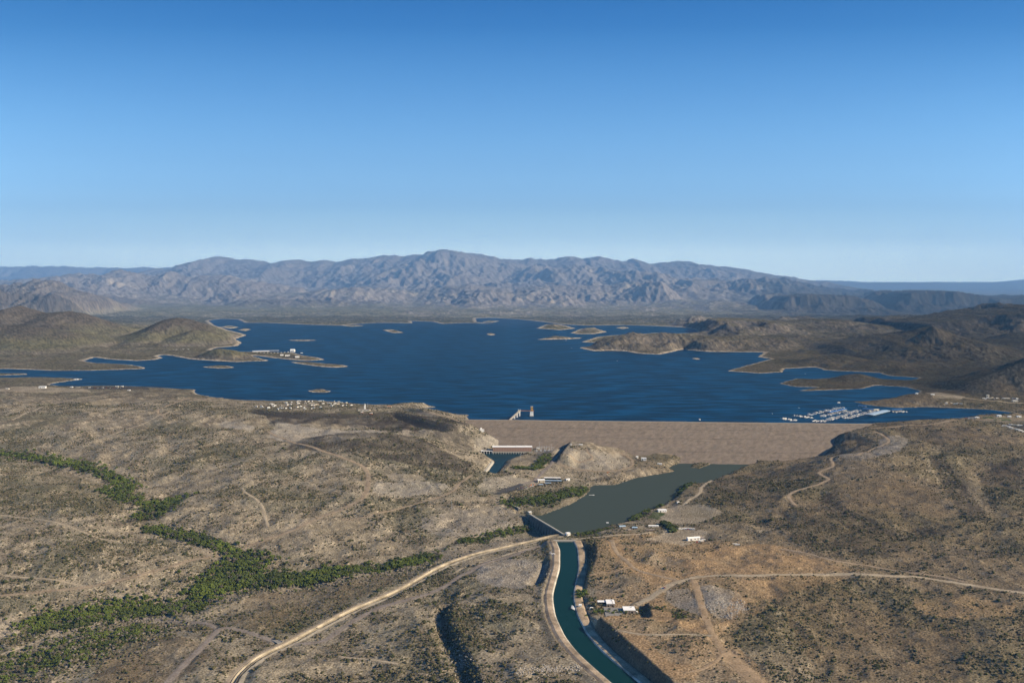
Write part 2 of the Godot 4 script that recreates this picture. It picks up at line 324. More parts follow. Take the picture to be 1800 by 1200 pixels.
func shape_ground() -> void:
	survey()
	var isles := []
	for i in ISLANDS:
		isles.append(points(i))
	lake = shore_of(points(LAKE_OUTLINE), 20.0, 500.0, isles)
	basin = shore_of(points(BASIN_OUTLINE), 6.0, 200.0, [points(BASIN_ISLAND)])
	forebay = shore_of(points(FOREBAY_OUTLINE), 3.0, 100.0)
	heights.resize(ROWS * COLUMNS)
	var ridges := []
	for called in RIDGES:
		var v: Array = RIDGES[called]
		var crest := PackedFloat32Array()   # the crest line at 128 even steps
		var x0: float = v[4]
		var x1: float = v[v.size() - 2]
		for i in 129:
			var x := lerpf(x0, x1, i / 128.0)
			var k := 4
			while k < v.size() - 4 and v[k + 2] < x:
				k += 2
			crest.append(lerpf(v[k + 1], v[k + 3], clampf((x - v[k]) / (v[k + 2] - v[k]), 0.0, 1.0)))
		ridges.append([v[0], v[1], v[2], v[3], x0, x1, crest, called.contains("mesa") or called.contains("plateau")])
	var calm := QUIET.size() / 3
	for r in ROWS:
		var d := distance_of(r)
		var active := []
		for g in ridges:
			if d > g[0] - g[1] * 1.6 and d < g[0] + g[2] * 1.6:
				active.append(g)
		var near_share := 1.0 - smoothstep(4550.0, 5250.0, d)
		var plain := maxf(0.0, d - 14000.0) * 0.006
		for c in COLUMNS:
			var x := d * (c * 2.0 / (COLUMNS - 1) - 1.0) * SPREAD
			var n1 := broad.get_noise_2d(x, d)
			var n2 := middle.get_noise_2d(x, d)
			var s := 4000.0
			if d > 3700.0 and d < 15500.0:
				s = lake.at(x, -d)
				if d > 4050.0:
					s += n2 * clampf(absf(s) * 0.4, 0.0, 14.0) + fine.get_noise_2d(x, d) * 4.0
			var h := 0.0
			if near_share > 0.0:
				var quiet := 1.0
				for q in calm:
					var r2: float = ((x - QUIET[q * 3]) ** 2 + (-d - QUIET[q * 3 + 1]) ** 2) / (QUIET[q * 3 + 2] ** 2)
					if r2 < 4.0:
						quiet = minf(quiet, smoothstep(0.5, 1.6, sqrt(r2)))
				var g := gully.get_noise_2d(x / 460.0, d / 460.0)
				h = near_height(x, d) + quiet * (n1 * 7.0 + n2 * 4.0 + g * 9.0 + gully.get_noise_2d(x / 130.0 + 9.0, d / 130.0) * 3.4 + fine.get_noise_2d(x, d) * 0.7)
			if near_share < 1.0:
				var land := minf(s * 0.05, 2.0) + clampf(s - 60.0, 0.0, 2500.0) * 0.013 + plain
				land += smoothstep(50.0, 500.0, s) * (n1 * 12.0 + n2 * 6.0 + gully.get_noise_2d(x / 900.0, d / 900.0) * (12.0 + 16.0 * smoothstep(600.0, 1800.0, x) * (1.0 - smoothstep(9000.0, 12000.0, d))) * clampf(d / 9000.0, 0.6, 3.0))
				h = lerpf(land, h, near_share)
			var rise := 0.0
			for g in active:
				if x <= g[4] or x >= g[5]:
					continue
				var along: float = (x - g[4]) / (g[5] - g[4]) * 128.0
				var i := int(along)
				var top: float = lerpf(g[6][i], g[6][i + 1], along - i)
				top *= 1.0 + g[3] * 0.16 * unit.get_noise_2d(x / (g[1] * 0.07), g[0])
				if top <= h:
					continue
				var wide: float = g[1] if d < g[0] else g[2]
				var size: float = g[1]
				var t: float = (g[0] - d) / wide if d < g[0] else (d - g[0]) / wide * (0.45 if g[7] else 1.0)
				t += unit.get_noise_2d(x / (size * 0.9) + 3.1, d / (size * 0.9)) * (0.15 + g[3] * 0.9) * clampf(t * 2.5, 0.0, 1.0)
				if t >= 1.15:
					continue
				var p := 1.0 - clampf(t, 0.0, 1.0)
				if g[7]:
					p = p * 0.75 if p < 0.62 else minf(1.0, 0.465 + (p - 0.62) * 2.2)
				else:
					p = lerpf(p, p * p * (3.0 - 2.0 * p), 0.55)
				var warp := unit.get_noise_2d(x / (size * 0.5) + 21.0, d / (size * 0.5)) * 0.5
				var cut := gully.get_noise_2d(x / (size * 0.24) + 7.7 + warp, d / (size * 0.70)) * 0.55 + gully.get_noise_2d(x / (size * 0.085) + 2.2 + warp * 1.5, d / (size * 0.20)) * 0.45
				p *= 1.0 - g[3] * (0.5 - 0.5 * cut) * (1.0 - p * p * 0.9) * 1.9
				p += g[3] * 0.17 * gully.get_noise_2d(x / (size * 0.045), d / (size * 0.07)) * minf(p * 3.0, 1.0) * (1.15 - p)
				p += g[3] * 0.07 * gully.get_noise_2d(x / (size * 0.016), d / (size * 0.03)) * minf(p * 3.0, 1.0)
				var ends: float = smoothstep(0.0, 9.0, along) * (1.0 - smoothstep(119.0, 128.0, along))
				rise = maxf(rise, (top - h) * clampf(p, 0.0, 1.05) * ends)
			h += rise
			if s < 200.0:
				if s > 0.0:
					h = lerpf(minf(s * 0.13, 3.0) + 0.15, h, smoothstep(0.0, 95.0 if d > 4700.0 else 70.0, s))
				else:
					h = maxf(-9.0, s * 0.13) - 0.3
			if d > 2400.0 and d < 3900.0:
				if x > -250.0 and x < 1200.0:
					var b := basin.at(x, -d)
					if b < 120.0:
						b += n2 * 3.0
						if not below_old_dam(x, d):
							h = lerpf(-103.0, h, smoothstep(-6.0, 26.0, b))
						else:
							h = minf(h, -103.0)
						if b > 0.0 and not below_old_dam(x, d):
							h = maxf(h, -99.4 + b * 0.05)
				if x > -250.0 and x < 150.0 and d > 3150.0:
					var b := forebay.at(x, -d)
					if b < 80.0:
						h = lerpf(-84.0, h, smoothstep(-4.0, 22.0, b))
						if b > 3.0:
							h = maxf(h, -74.0)
			heights[r * COLUMNS + c] = h
	for m in MOUNDS:
		along_path([m[0] - 1.0, m[1], m[0] + 1.0, m[1]], 0, m[3] * 1.6, func(k: int, away: float, _t: float, _s: float) -> void:
			var p := clampf(1.0 - away / (m[3] * (1.0 + middle.get_noise_1d(k * 0.31) * 0.25)), 0.0, 1.0)
			heights[k] += m[2] * p * (1.6 - 0.6 * p))
	for ravine in RAVINES:
		along_path(ravine, 2, ravine[0] * 1.3, func(k: int, away: float, _t: float, _s: float) -> void:
			heights[k] -= ravine[1] * 0.5 * clampf(0.75 + middle.get_noise_1d(k * 0.4), 0.2, 1.3) * (1.0 - smoothstep(0.0, 1.0, away / (ravine[0] * 1.25 + middle.get_noise_1d(k) * 6.0))))

# ---------------------------------------------------------------- marking the grid along a path and inside an outline
func cell_of(x: float, d: float) -> Vector2:
	return Vector2(log(d / FIRST) / GROWTH, (x / d / SPREAD + 1.0) * 0.5 * (COLUMNS - 1))

func ground(x: float, z: float) -> float:
	var at := cell_of(x, -z)
	var r := clampf(at.x, 0.0, ROWS - 1.001)
	var c := clampf(at.y, 0.0, COLUMNS - 1.001)
	var i := int(r)
	var j := int(c)
	r -= i
	c -= j
	var k := i * COLUMNS + j
	return lerpf(lerpf(heights[k], heights[k + 1], c), lerpf(heights[k + COLUMNS], heights[k + COLUMNS + 1], c), r)

func scrub_at(x: float, z: float) -> float:
	var at := cell_of(x, -z)
	return scrub[clampi(roundi(at.x), 0, ROWS - 1) * COLUMNS + clampi(roundi(at.y), 0, COLUMNS - 1)]

func along_path(path: Array, first: int, reach: float, mark: Callable) -> void:
	# mark(vertex, metres from the path, share of the way along, side) once for every grid point within reach
	var best := {}
	var spans := (path.size() - first) / 2 - 1
	for i in spans:
		var a := Vector2(path[first + i * 2], -path[first + i * 2 + 1])
		var b := Vector2(path[first + i * 2 + 2], -path[first + i * 2 + 3])
		var r0 := maxi(0, floori(cell_of(0.0, maxf(600.0, minf(a.y, b.y) - reach)).x))
		var r1 := mini(ROWS - 1, ceili(cell_of(0.0, maxf(a.y, b.y) + reach).x))
		for r in range(r0, r1 + 1):
			var d := distance_of(r)
			var c0 := maxi(0, floori(cell_of(minf(a.x, b.x) - reach, d).y))
			var c1 := mini(COLUMNS - 1, ceili(cell_of(maxf(a.x, b.x) + reach, d).y))
			for c in range(c0, c1 + 1):
				var p := Vector2(d * (c * 2.0 / (COLUMNS - 1) - 1.0) * SPREAD, d)
				var t := clampf((p - a).dot(b - a) / (b - a).length_squared(), 0.0, 1.0)
				var away := p.distance_to(a.lerp(b, t))
				var k := r * COLUMNS + c
				if away < reach and (not best.has(k) or away < best[k][0]):
					best[k] = [away, (i + t) / spans, signf((b - a).cross(p - a))]
	for k in best:
		mark.call(k, best[k][0], best[k][1], best[k][2])

func inside(outline: PackedVector2Array, mark: Callable) -> void:
	var lo := outline[0]
	var hi := outline[0]
	for p in outline:
		lo = lo.min(p)
		hi = hi.max(p)
	for r in range(maxi(0, floori(cell_of(0, -hi.y).x)), mini(ROWS - 1, ceili(cell_of(0, -lo.y).x)) + 1):
		var d := distance_of(r)
		for c in range(maxi(0, floori(cell_of(lo.x, d).y)), mini(COLUMNS - 1, ceili(cell_of(hi.x, d).y)) + 1):
			var x := d * (c * 2.0 / (COLUMNS - 1) - 1.0) * SPREAD
			var shift := Vector2(middle.get_noise_2d(x * 3.0, d * 3.0), middle.get_noise_2d(x * 3.0 + 500.0, d * 3.0)) * 6.0
			if Geometry2D.is_point_in_polygon(Vector2(x, -d) + shift, outline):
				mark.call(r * COLUMNS + c, x, d)

# ---------------------------------------------------------------- what the ground is made of (linear base colours) and how much scrub grows on it
const TAN := Color(0.305, 0.256, 0.180)
const BROWN := Color(0.185, 0.138, 0.084)
const GREY := Color(0.262, 0.236, 0.186)
const OLIVE := Color(0.125, 0.115, 0.062)
const ROCK := Color(0.142, 0.122, 0.096)
const PALE := Color(0.47, 0.40, 0.30)
const FAR_ROCK := Color(0.235, 0.208, 0.190)
const PLAIN := Color(0.185, 0.176, 0.120)

func colour_ground() -> void:
	soil.resize(ROWS * COLUMNS)
	scrub.resize(ROWS * COLUMNS)
	rng.seed = 5
	for r in ROWS:
		var d := distance_of(r)
		var up := distance_of(r + 1) - d
		var far_share := smoothstep(5200.0, 12500.0, d)
		var grain := lerpf(0.15, 0.26, smoothstep(2600.0, 4600.0, d)) * (1.0 - 0.75 * smoothstep(9000.0, 20000.0, d))
		for c in COLUMNS:
			var k := r * COLUMNS + c
			var x := d * (c * 2.0 / (COLUMNS - 1) - 1.0) * SPREAD
			var h := heights[k]
			var side := d * 2.0 * SPREAD / (COLUMNS - 1)
			var sx := (heights[k + 1] - h) / side if c < COLUMNS - 1 else 0.0
			var sz := (heights[k + COLUMNS] - h) / up if r < ROWS - 1 else 0.0
			var slope := sqrt(sx * sx + sz * sz)
			var n1 := broad.get_noise_2d(x * 1.3 + 900.0, d * 1.3)
			var n2 := middle.get_noise_2d(x * 1.2 + 300.0, d * 1.2)
			var n3 := fine.get_noise_2d(x, d)
			var east := smoothstep(60.0, 700.0, x + n1 * 300.0)
			var base := TAN.lerp(GREY, clampf(0.45 + n1 * 1.1, 0.0, 1.0)).lerp(BROWN, clampf(0.22 + n2 * 0.8 + n1 * 0.4, 0.0, 0.8))
			base = base.lerp(BROWN.lerp(OLIVE, clampf(0.2 + n1 * 0.9, 0.0, 0.5)), east * 0.8)
			var wash := gully.get_noise_2d(x / 210.0 + n2 * 0.2, d / 210.0)
			base = base.lerp(PALE, smoothstep(0.45, 0.8, wash) * 0.42 * (1.0 - east * 0.75) * (1.0 - far_share))
			base = base.lerp(ROCK, smoothstep(0.1, 0.5, n2 - n1) * 0.4)
			var hill := smoothstep(4300.0, 5600.0, d) * (1.0 - smoothstep(14000.0, 24000.0, d))
			base = base.lerp((OLIVE * 0.85).lerp(ROCK * 0.85, clampf(0.45 + n2 * 0.8 + slope * 0.6, 0.0, 1.0)), hill * 0.62)
			base = base.lerp(OLIVE, clampf(n1 * 1.2 - n2 * 0.5, 0.0, 0.55) * (1.0 - east * 0.7))
			var amount := clampf(0.60 + n1 * 1.0 + n2 * 1.1 + n3 * 0.9, 0.05, 1.0) * lerpf(1.0, 0.72, east)
			if slope > 0.22 and d < 9000.0:
				base = base.lerp(ROCK.lerp(TAN, clampf(0.35 + n3 * 1.4, 0.0, 1.0)), smoothstep(0.22, 0.6, slope) * 0.7)
			if d < 5000.0:
				base = base.lerp(PALE, smoothstep(0.12, 0.34, slope) * clampf(0.4 + n3 * 1.2 + n2 * 0.6, 0.0, 1.0) * 0.65 * (1.0 - east * 0.7))
			if far_share > 0.0:
				var land := PLAIN.lerp(OLIVE, clampf(0.4 + n1, 0.0, 1.0)).lerp(FAR_ROCK, clampf(smoothstep(0.06, 0.34, slope + n2 * 0.05) + smoothstep(150.0, 600.0, h) * 0.5, 0.0, 1.0))
				var bare := unit.get_noise_2d(x / 900.0, d / 900.0)
				land = land.lerp(PALE, smoothstep(0.28, 0.55, bare) * smoothstep(0.12, 0.3, slope) * 0.55)
				land = land.lerp(PALE, smoothstep(0.30, 0.6, n2 + n3 * 0.5) * 0.6 * (1.0 - smoothstep(15000.0, 21000.0, d)))
				land = land * (1.0 + unit.get_noise_2d(x / 330.0, d / 500.0) * 0.25)
				land = land.lerp(Color(0.095, 0.088, 0.080), smoothstep(0.20, 0.30, x / d + n1 * 0.04) * smoothstep(0.05, 0.2, slope) * smoothstep(11000.0, 14000.0, d) * (1.0 - smoothstep(23000.0, 26000.0, d)) * 0.92)  # shade on the right-hand mesa fronts, put into the ground colour
				base = base.lerp(land, far_share)
			if x < -1500.0 and x < d * -0.12 and d > 6000.0 and d < 18500.0:   # dark lava caps and olive lower slopes on the left
				base = base.lerp(Color(0.092, 0.078, 0.064).lerp(Color(0.155, 0.148, 0.080), 1.0 - smoothstep(60.0, 150.0, h + n1 * 60.0)), lerpf(0.7, 0.5, smoothstep(11000.0, 13000.0, d)) * smoothstep(15.0, 50.0, h))
			elif d > 5200.0:
				pass
			if d > 3700.0 and d < 15500.0:
				var s := lake.at(x, -d) + n3 * 6.0
				if s < 60.0 and h < 5.5:   # bare ring left by a falling lake
					var wide := lerpf(9.0, 40.0, smoothstep(4800.0, 10000.0, d))
					var ring := 1.0 - smoothstep(wide * 0.8, wide * 1.5, s + n2 * wide * 0.5)
					if d < 4800.0 and x > -900.0:
						ring *= 0.35
					base = base.lerp(Color(0.56, 0.48, 0.37), ring * clampf(0.9 + n2 * 0.7 + n3 * 0.4, 0.3, 1.0))
					amount *= 1.0 - ring
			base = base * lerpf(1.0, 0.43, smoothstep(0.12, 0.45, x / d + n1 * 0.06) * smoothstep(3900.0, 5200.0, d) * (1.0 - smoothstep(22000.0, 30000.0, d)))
			var g := 1.0 + (rng.randf() - 0.5) * 2.0 * grain + n3 * 0.24
			if d > 3200.0 and d < 16000.0 and rng.randf() < 0.30 * amount:
				g *= lerpf(1.0, 0.62, smoothstep(3200.0, 4600.0, d))
			g *= lerpf(1.16, 1.0, smoothstep(4300.0, 4900.0, d))   # the grain texture of the near ground takes some back
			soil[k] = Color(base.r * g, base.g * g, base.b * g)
			scrub[k] = amount

func ground_mesh(called: String, first: int, last: int) -> void:
	var v := PackedVector3Array()
	var n := PackedVector3Array()
	var cols := PackedColorArray()
	for r in range(first, last + 1):
		var d := distance_of(r)
		for c in COLUMNS:
			var k := r * COLUMNS + c
			var x := d * (c * 2.0 / (COLUMNS - 1) - 1.0) * SPREAD
			v.append(Vector3(x, heights[k], -d))
			var a := heights[k + 1] if c < COLUMNS - 1 else heights[k]
			var b := heights[k - 1] if c > 0 else heights[k]
			var across := d * 2.0 * SPREAD / (COLUMNS - 1) * ((1.0 if c < COLUMNS - 1 else 0.0) + (1.0 if c > 0 else 0.0))
			var e := heights[k + COLUMNS] if r < ROWS - 1 else heights[k]
			var f := heights[k - COLUMNS] if r > 0 else heights[k]
			var deep := distance_of(mini(r + 1, ROWS - 1)) - distance_of(maxi(r - 1, 0))
			# the grid fans out with distance, so a step between rows also moves sideways
			var gx := (a - b) / across
			var gd := (e - f) / deep - gx * x / d
			n.append(Vector3(-gx, 1.0, gd).normalized())
			var q := soil[k]
			cols.append(Color(q.r ** 0.4545, q.g ** 0.4545, q.b ** 0.4545))
	var index := PackedInt32Array()
	for r in last - first:
		for c in COLUMNS - 1:
			var k := r * COLUMNS + c
			index.append_array([k, k + COLUMNS, k + 1, k + 1, k + COLUMNS, k + COLUMNS + 1])
	var arrays := []
	arrays.resize(Mesh.ARRAY_MAX)
	arrays[Mesh.ARRAY_VERTEX] = v
	arrays[Mesh.ARRAY_NORMAL] = n
	arrays[Mesh.ARRAY_COLOR] = cols
	arrays[Mesh.ARRAY_INDEX] = index
	var mesh := ArrayMesh.new()
	mesh.add_surface_from_arrays(Mesh.PRIMITIVE_TRIANGLES, arrays)
	var o := MeshInstance3D.new()
	o.name = called
	o.mesh = mesh
	o.material_override = M.ground if first < 400 else M.far_ground
	o.set_meta("kind", "structure")
	add_child(o, true)

func speckle(seed_: int, frequency: float, low: float, high: float) -> NoiseTexture2D:
	var t := NoiseTexture2D.new()
	t.width = 512
	t.height = 512
	t.seamless = true
	t.noise = noise_of(seed_, frequency, 4)
	var ramp := Gradient.new()
	ramp.colors = PackedColorArray([Color(low, low, low), Color(high, high, high)])
	ramp.offsets = PackedFloat32Array([0.25, 0.75])
	t.color_ramp = ramp
	return t

func ripples(seed_: int, frequency: float, strength: float) -> NoiseTexture2D:
	var t := NoiseTexture2D.new()
	t.width = 512
	t.height = 512
	t.seamless = true
	t.noise = noise_of(seed_, frequency, 4)
	t.as_normal_map = true
	t.bump_strength = strength
	return t

func plain(col: Color, rough := 0.9) -> StandardMaterial3D:   # a material from a linear base colour
	var m := StandardMaterial3D.new()
	m.albedo_color = col.linear_to_srgb()
	m.roughness = rough
	m.metallic_specular = 0.3
	return m

func grained(col: Color, texture: Texture2D, metres: float, rough := 0.95) -> StandardMaterial3D:
	var m := plain(col, rough)
	m.albedo_texture = texture
	m.uv1_triplanar = true
	m.uv1_world_triplanar = true
	m.uv1_scale = Vector3.ONE / metres
	return m

func make_materials() -> void:
	var grain := speckle(31, 0.03, 0.62, 1.0)
	M.ground = grained(Color.WHITE, grain, 85.0, 1.0)
	M.ground.vertex_color_use_as_albedo = true
	M.ground.vertex_color_is_srgb = true
	M.ground.metallic_specular = 0.0
	M.track = M.ground.duplicate()
	M.track.albedo_texture = speckle(32, 0.03, 0.84, 1.0)
	M.far_ground = plain(Color.WHITE, 1.0)
	M.far_ground.vertex_color_use_as_albedo = true
	M.far_ground.vertex_color_is_srgb = true
	M.far_ground.metallic_specular = 0.0
	var streaks := speckle(37, 0.02, 0.58, 1.0)
	M.lake = grained(Color(0.0002, 0.041, 0.108), streaks, 1100.0, 0.35)
	M.lake.uv1_scale = Vector3(1.0 / 2600.0, 1.0, 1.0 / 900.0)
	M.lake.metallic_specular = 0.05
	M.basin = plain(Color(0.044, 0.056, 0.047), 0.35)
	M.basin.metallic_specular = 0.02
	M.canal = plain(Color(0.004, 0.026, 0.027), 0.25)
	M.canal.metallic_specular = 0.05
	M.forebay = plain(Color(0.006, 0.028, 0.040), 0.25)
	M.forebay.metallic_specular = 0.05

func water(called: String, outline: PackedVector2Array, level: float, material: Material, grow: float) -> void:
	var sheet := outline
	if grow > 0.0:
		var grown := Geometry2D.offset_polygon(outline, grow)
		for g in grown:
			if g.size() > 3 and not Geometry2D.is_polygon_clockwise(g):
				sheet = g
	var index := Geometry2D.triangulate_polygon(sheet)
	var st := SurfaceTool.new()
	st.begin(Mesh.PRIMITIVE_TRIANGLES)
	for k in range(0, index.size(), 3):
		var t := [sheet[index[k]], sheet[index[k + 1]], sheet[index[k + 2]]]
		if (t[1] - t[0]).cross(t[2] - t[0]) < 0.0:
			t.reverse()
		for p in t:
			st.set_normal(Vector3.UP)
			st.add_vertex(Vector3(p.x, level, p.y))
	var o := MeshInstance3D.new()
	o.name = called
	o.mesh = st.commit()
	o.material_override = material
	o.set_meta("kind", "structure")
	add_child(o, true)

# ---------------------------------------------------------------- roads, tracks and graded patches: name, width, material, path
const ROADS := [
	["dirt_road", 11.0, "dirt", [-767.2, -3533.3, -661.4, -3404.1, -566.0, -3301.7, -515.9, -3247.3, -480.9, -3212.2, -458.0, -3155.6, -438.4, -3032.1, -429.8, -2926.8, -433.2, -2839.2, -456.1, -2800.9, -475.9, -2776.0, -517.5, -2719.4, -553.4, -2653.1, -590.5, -2583.3, -648.7, -2522.7, -709.2, -2482.1, -750.8, -2433.1, -786.7, -2373.7, -820.9, -2298.6, -855.4, -2244.2, -893.3, -2201.7, -938.8, -2170.3, -1013.9, -2137.7, -1120.8, -2086.7]],
	["dirt_road", 9.0, "dirt", [-767.2, -3533.3, -843.0, -3660.5, -941.1, -3830.1]],
	["dirt_track", 7.0, "dirt", [-1376.0, -4721.5, -1432.3, -4641.7, -1522.1, -4697.8, -1500.7, -4466.4, -1523.6, -4371.1, -1500.0, -4213.5, -1420.1, -4054.2]],
	["dirt_track", 6.0, "pale_dirt", [-803.7, -2961.0, -772.8, -2889.6, -746.3, -2857.9, -715.1, -2812.3, -700.4, -2785.6, -678.9, -2731.2, -666.4, -2693.4, -644.2, -2627.8]],
	["paved_road", 11.0, "brown_road", [-588.8, -1675.4, -587.5, -1693.9, -584.0, -1762.2, -578.7, -1841.3, -573.1, -1917.8, -570.3, -1949.4, -550.8, -1947.3, -518.4, -1930.1, -468.0, -1891.5, -441.9, -1872.4, -394.5, -1865.8, -354.7, -1881.2, -339.3, -1915.5, -315.6, -1972.4, -273.1, -2051.3, -237.2, -2075.3, -201.0, -2106.5, -140.5, -2175.6, -115.2, -2239.6, -87.2, -2277.9, -51.0, -2350.8, 0.0, -2381.7, 41.8, -2437.0, 84.9, -2477.2]],
	["dirt_road", 9.0, "brown_road", [-586.7, -1963.1, -616.9, -1999.3, -699.7, -2040.7, -785.2, -2060.2, -856.4, -2052.9]],
	["dirt_track", 6.0, "pale_dirt", [-818.2, -2045.5, -849.5, -2008.9, -884.8, -1985.2, -916.8, -1910.0, -952.8, -1852.6]],
	["gravel_road", 12.0, "pale_dirt", [245.8, -1973.3, 273.5, -1993.9, 306.6, -2024.8, 341.9, -2063.1, 384.5, -2102.8, 422.7, -2113.7, 506.0, -2108.2, 607.5, -2126.4, 697.6, -2141.8, 768.1, -2123.4, 823.5, -2119.4, 867.8, -2118.0, 946.2, -2069.9, 1033.6, -2009.8, 1120.7, -1961.2]],
	["dirt_road", 7.0, "dirt", [641.6, -2373.7, 692.5, -2330.4, 726.8, -2243.1, 801.2, -2225.6, 862.5, -2156.3, 913.1, -2130.5, 952.0, -2082.5]],
	["dirt_road", 11.0, "orange_dirt", [378.8, -2078.0, 372.6, -1987.9, 366.5, -1908.9, 357.6, -1813.9, 354.2, -1756.1, 356.0, -1716.2, 358.2, -1676.3]],
	["dirt_road", 24.0, "orange_dirt", [356.4, -1685.7, 366.5, -1644.4, 375.5, -1595.0, 387.9, -1525.4]],
	["dirt_track", 5.0, "pale_dirt", [185.6, -1784.3, 241.3, -1759.3, 302.0, -1761.7, 353.5, -1752.6]],
	["dirt_track", 6.0, "orange_dirt", [357.1, -1675.4, 330.9, -1631.3, 302.1, -1602.1, 277.6, -1592.5]],
	["dirt_track", 8.0, "dirt", [1344.8, -3694.6, 1355.6, -3638.4, 1344.3, -3548.2, 1311.1, -3513.7, 1259.4, -3481.9, 1173.2, -3338.5, 1129.8, -3295.2, 1084.2, -3346.3, 1050.8, -3260.4, 1026.4, -3190.3, 991.4, -3166.0, 967.7, -3136.2, 971.9, -3081.2, 968.1, -3041.5, 942.4, -3020.4, 908.2, -2982.0, 869.0, -2952.9, 838.1, -2933.4, 810.5, -2894.5, 794.9, -2856.5, 792.9, -2820.4, 793.0, -2786.8]],
	["dirt_track", 8.0, "pale_dirt", [861.8, -3608.2, 810.8, -3547.4, 737.5, -3423.6, 688.4, -3365.0, 642.3, -3248.7, 592.6, -3114.1, 577.4, -3043.5, 545.7, -2966.0, 526.7, -2944.9, 500.4, -2890.4]],
	["dirt_road", 8.0, "dirt", [157.4, -3443.2, 185.6, -3418.0, 213.7, -3399.5, 260.8, -3381.3, 309.6, -3386.1, 349.3, -3396.0, 384.2, -3430.7, 412.3, -3469.2, 425.2, -3510.2, 431.0, -3591.7, 418.9, -3665.3, 406.0, -3681.4, 444.8, -3707.0, 481.8, -3714.5, 527.9, -3695.2, 581.6, -3674.7, 634.1, -3699.1, 674.1, -3686.8, 756.0, -3675.0, 835.1, -3653.4, 877.2, -3612.0]],
	["dirt_track", 6.0, "dirt", [269.3, -3625.4, 273.6, -3572.8, 283.5, -3543.7, 272.5, -3506.5, 238.0, -3470.7, 198.3, -3471.0, 159.6, -3490.3]],
	["paved_road", 9.0, "brown_road", [190.4, -3620.8, 173.9, -3579.3, 154.7, -3517.0, 130.9, -3418.5, 107.4, -3355.3, 84.5, -3285.7, 64.7, -3232.6, 27.2, -3169.6]],
	["dirt_track", 5.0, "pale_dirt", [-3.8, -3324.5, 37.8, -3311.6, 79.0, -3291.3, 132.1, -3302.3, 188.3, -3295.5, 233.8, -3273.6]],
	["dirt_track", 7.0, "dirt", [-128.4, -3210.7, -144.3, -3156.2, -165.7, -3052.5, -192.6, -2983.3, -257.0, -2902.2, -323.2, -2827.8, -390.6, -2734.0, -463.7, -2705.0]],
	["dirt_track", 6.0, "dirt", [-64.9, -2990.6, -54.2, -2965.9, -33.9, -2964.6, -20.3, -2956.5]],
	["dirt_road", 9.0, "dirt", [-388.3, -4118.9, -311.5, -4037.9, -250.5, -3984.8, -188.1, -3872.1, -136.9, -3991.6, -113.8, -3982.3, -68.1, -3970.2, 0.0, -3854.3, 87.4, -3821.7, 162.4, -3789.4]],
	["dirt_track", 6.0, "pale_dirt", [56.2, -2457.0, 0.0, -2409.6, -54.1, -2366.0, -106.1, -2321.8, -129.8, -2271.3]],
	["dirt_road", 8.0, "pale_dirt", [142.8, -2499.8, 186.5, -2509.9, 229.5, -2509.9, 274.2, -2525.2, 317.4, -2524.9, 357.5, -2553.6]],
	["dirt_road", 8.0, "dirt", [246.5, -2465.3, 243.1, -2337.7, 257.1, -2249.6, 269.8, -2166.1, 302.9, -2120.0, 344.9, -2081.5]],
	["dirt_track", 6.0, "orange_dirt", [158.1, -2128.7, 196.5, -2149.4, 234.6, -2160.5, 261.5, -2179.1]],
	["dirt_track", 5.0, "pale_dirt", [-1134.7, -2206.4, -1054.8, -2197.4, -987.6, -2187.8, -933.8, -2178.8]],
	["dirt_track", 5.0, "pale_dirt", [-307.8, -1795.3, -254.2, -1779.4, -200.7, -1755.7]],
	["dirt_track", 5.0, "pale_dirt", [-1369.6, -2663.2, -1259.8, -2624.6, -1139.5, -2556.7, -1042.6, -2499.4, -993.9, -2484.6]],
	["dirt_road", 10.0, "pale_dirt", [1979.8, -4681.9, 2058.1, -4617.6, 2148.4, -4585.0, 2236.4, -4550.9, 2401.6, -4519.1]],
	["dirt_road", 8.0, "dirt", [1284.7, -3876.3, 1376.6, -3764.2, 1519.9, -3799.7, 1684.9, -3879.6, 1854.8, -3958.4, 2019.3, -3926.4]],
	["dirt_track", 6.0, "pale_dirt", [-2036.2, -4049.3, -2070.4, -4313.2, -2052.5, -4546.6, -2003.0, -4736.8, -1928.1, -4962.1]],
	["dirt_track", 6.0, "pale_dirt", [-1541.8, -3747.5, -1500.6, -3919.6, -1460.5, -4057.0, -1445.7, -4216.6]],
]
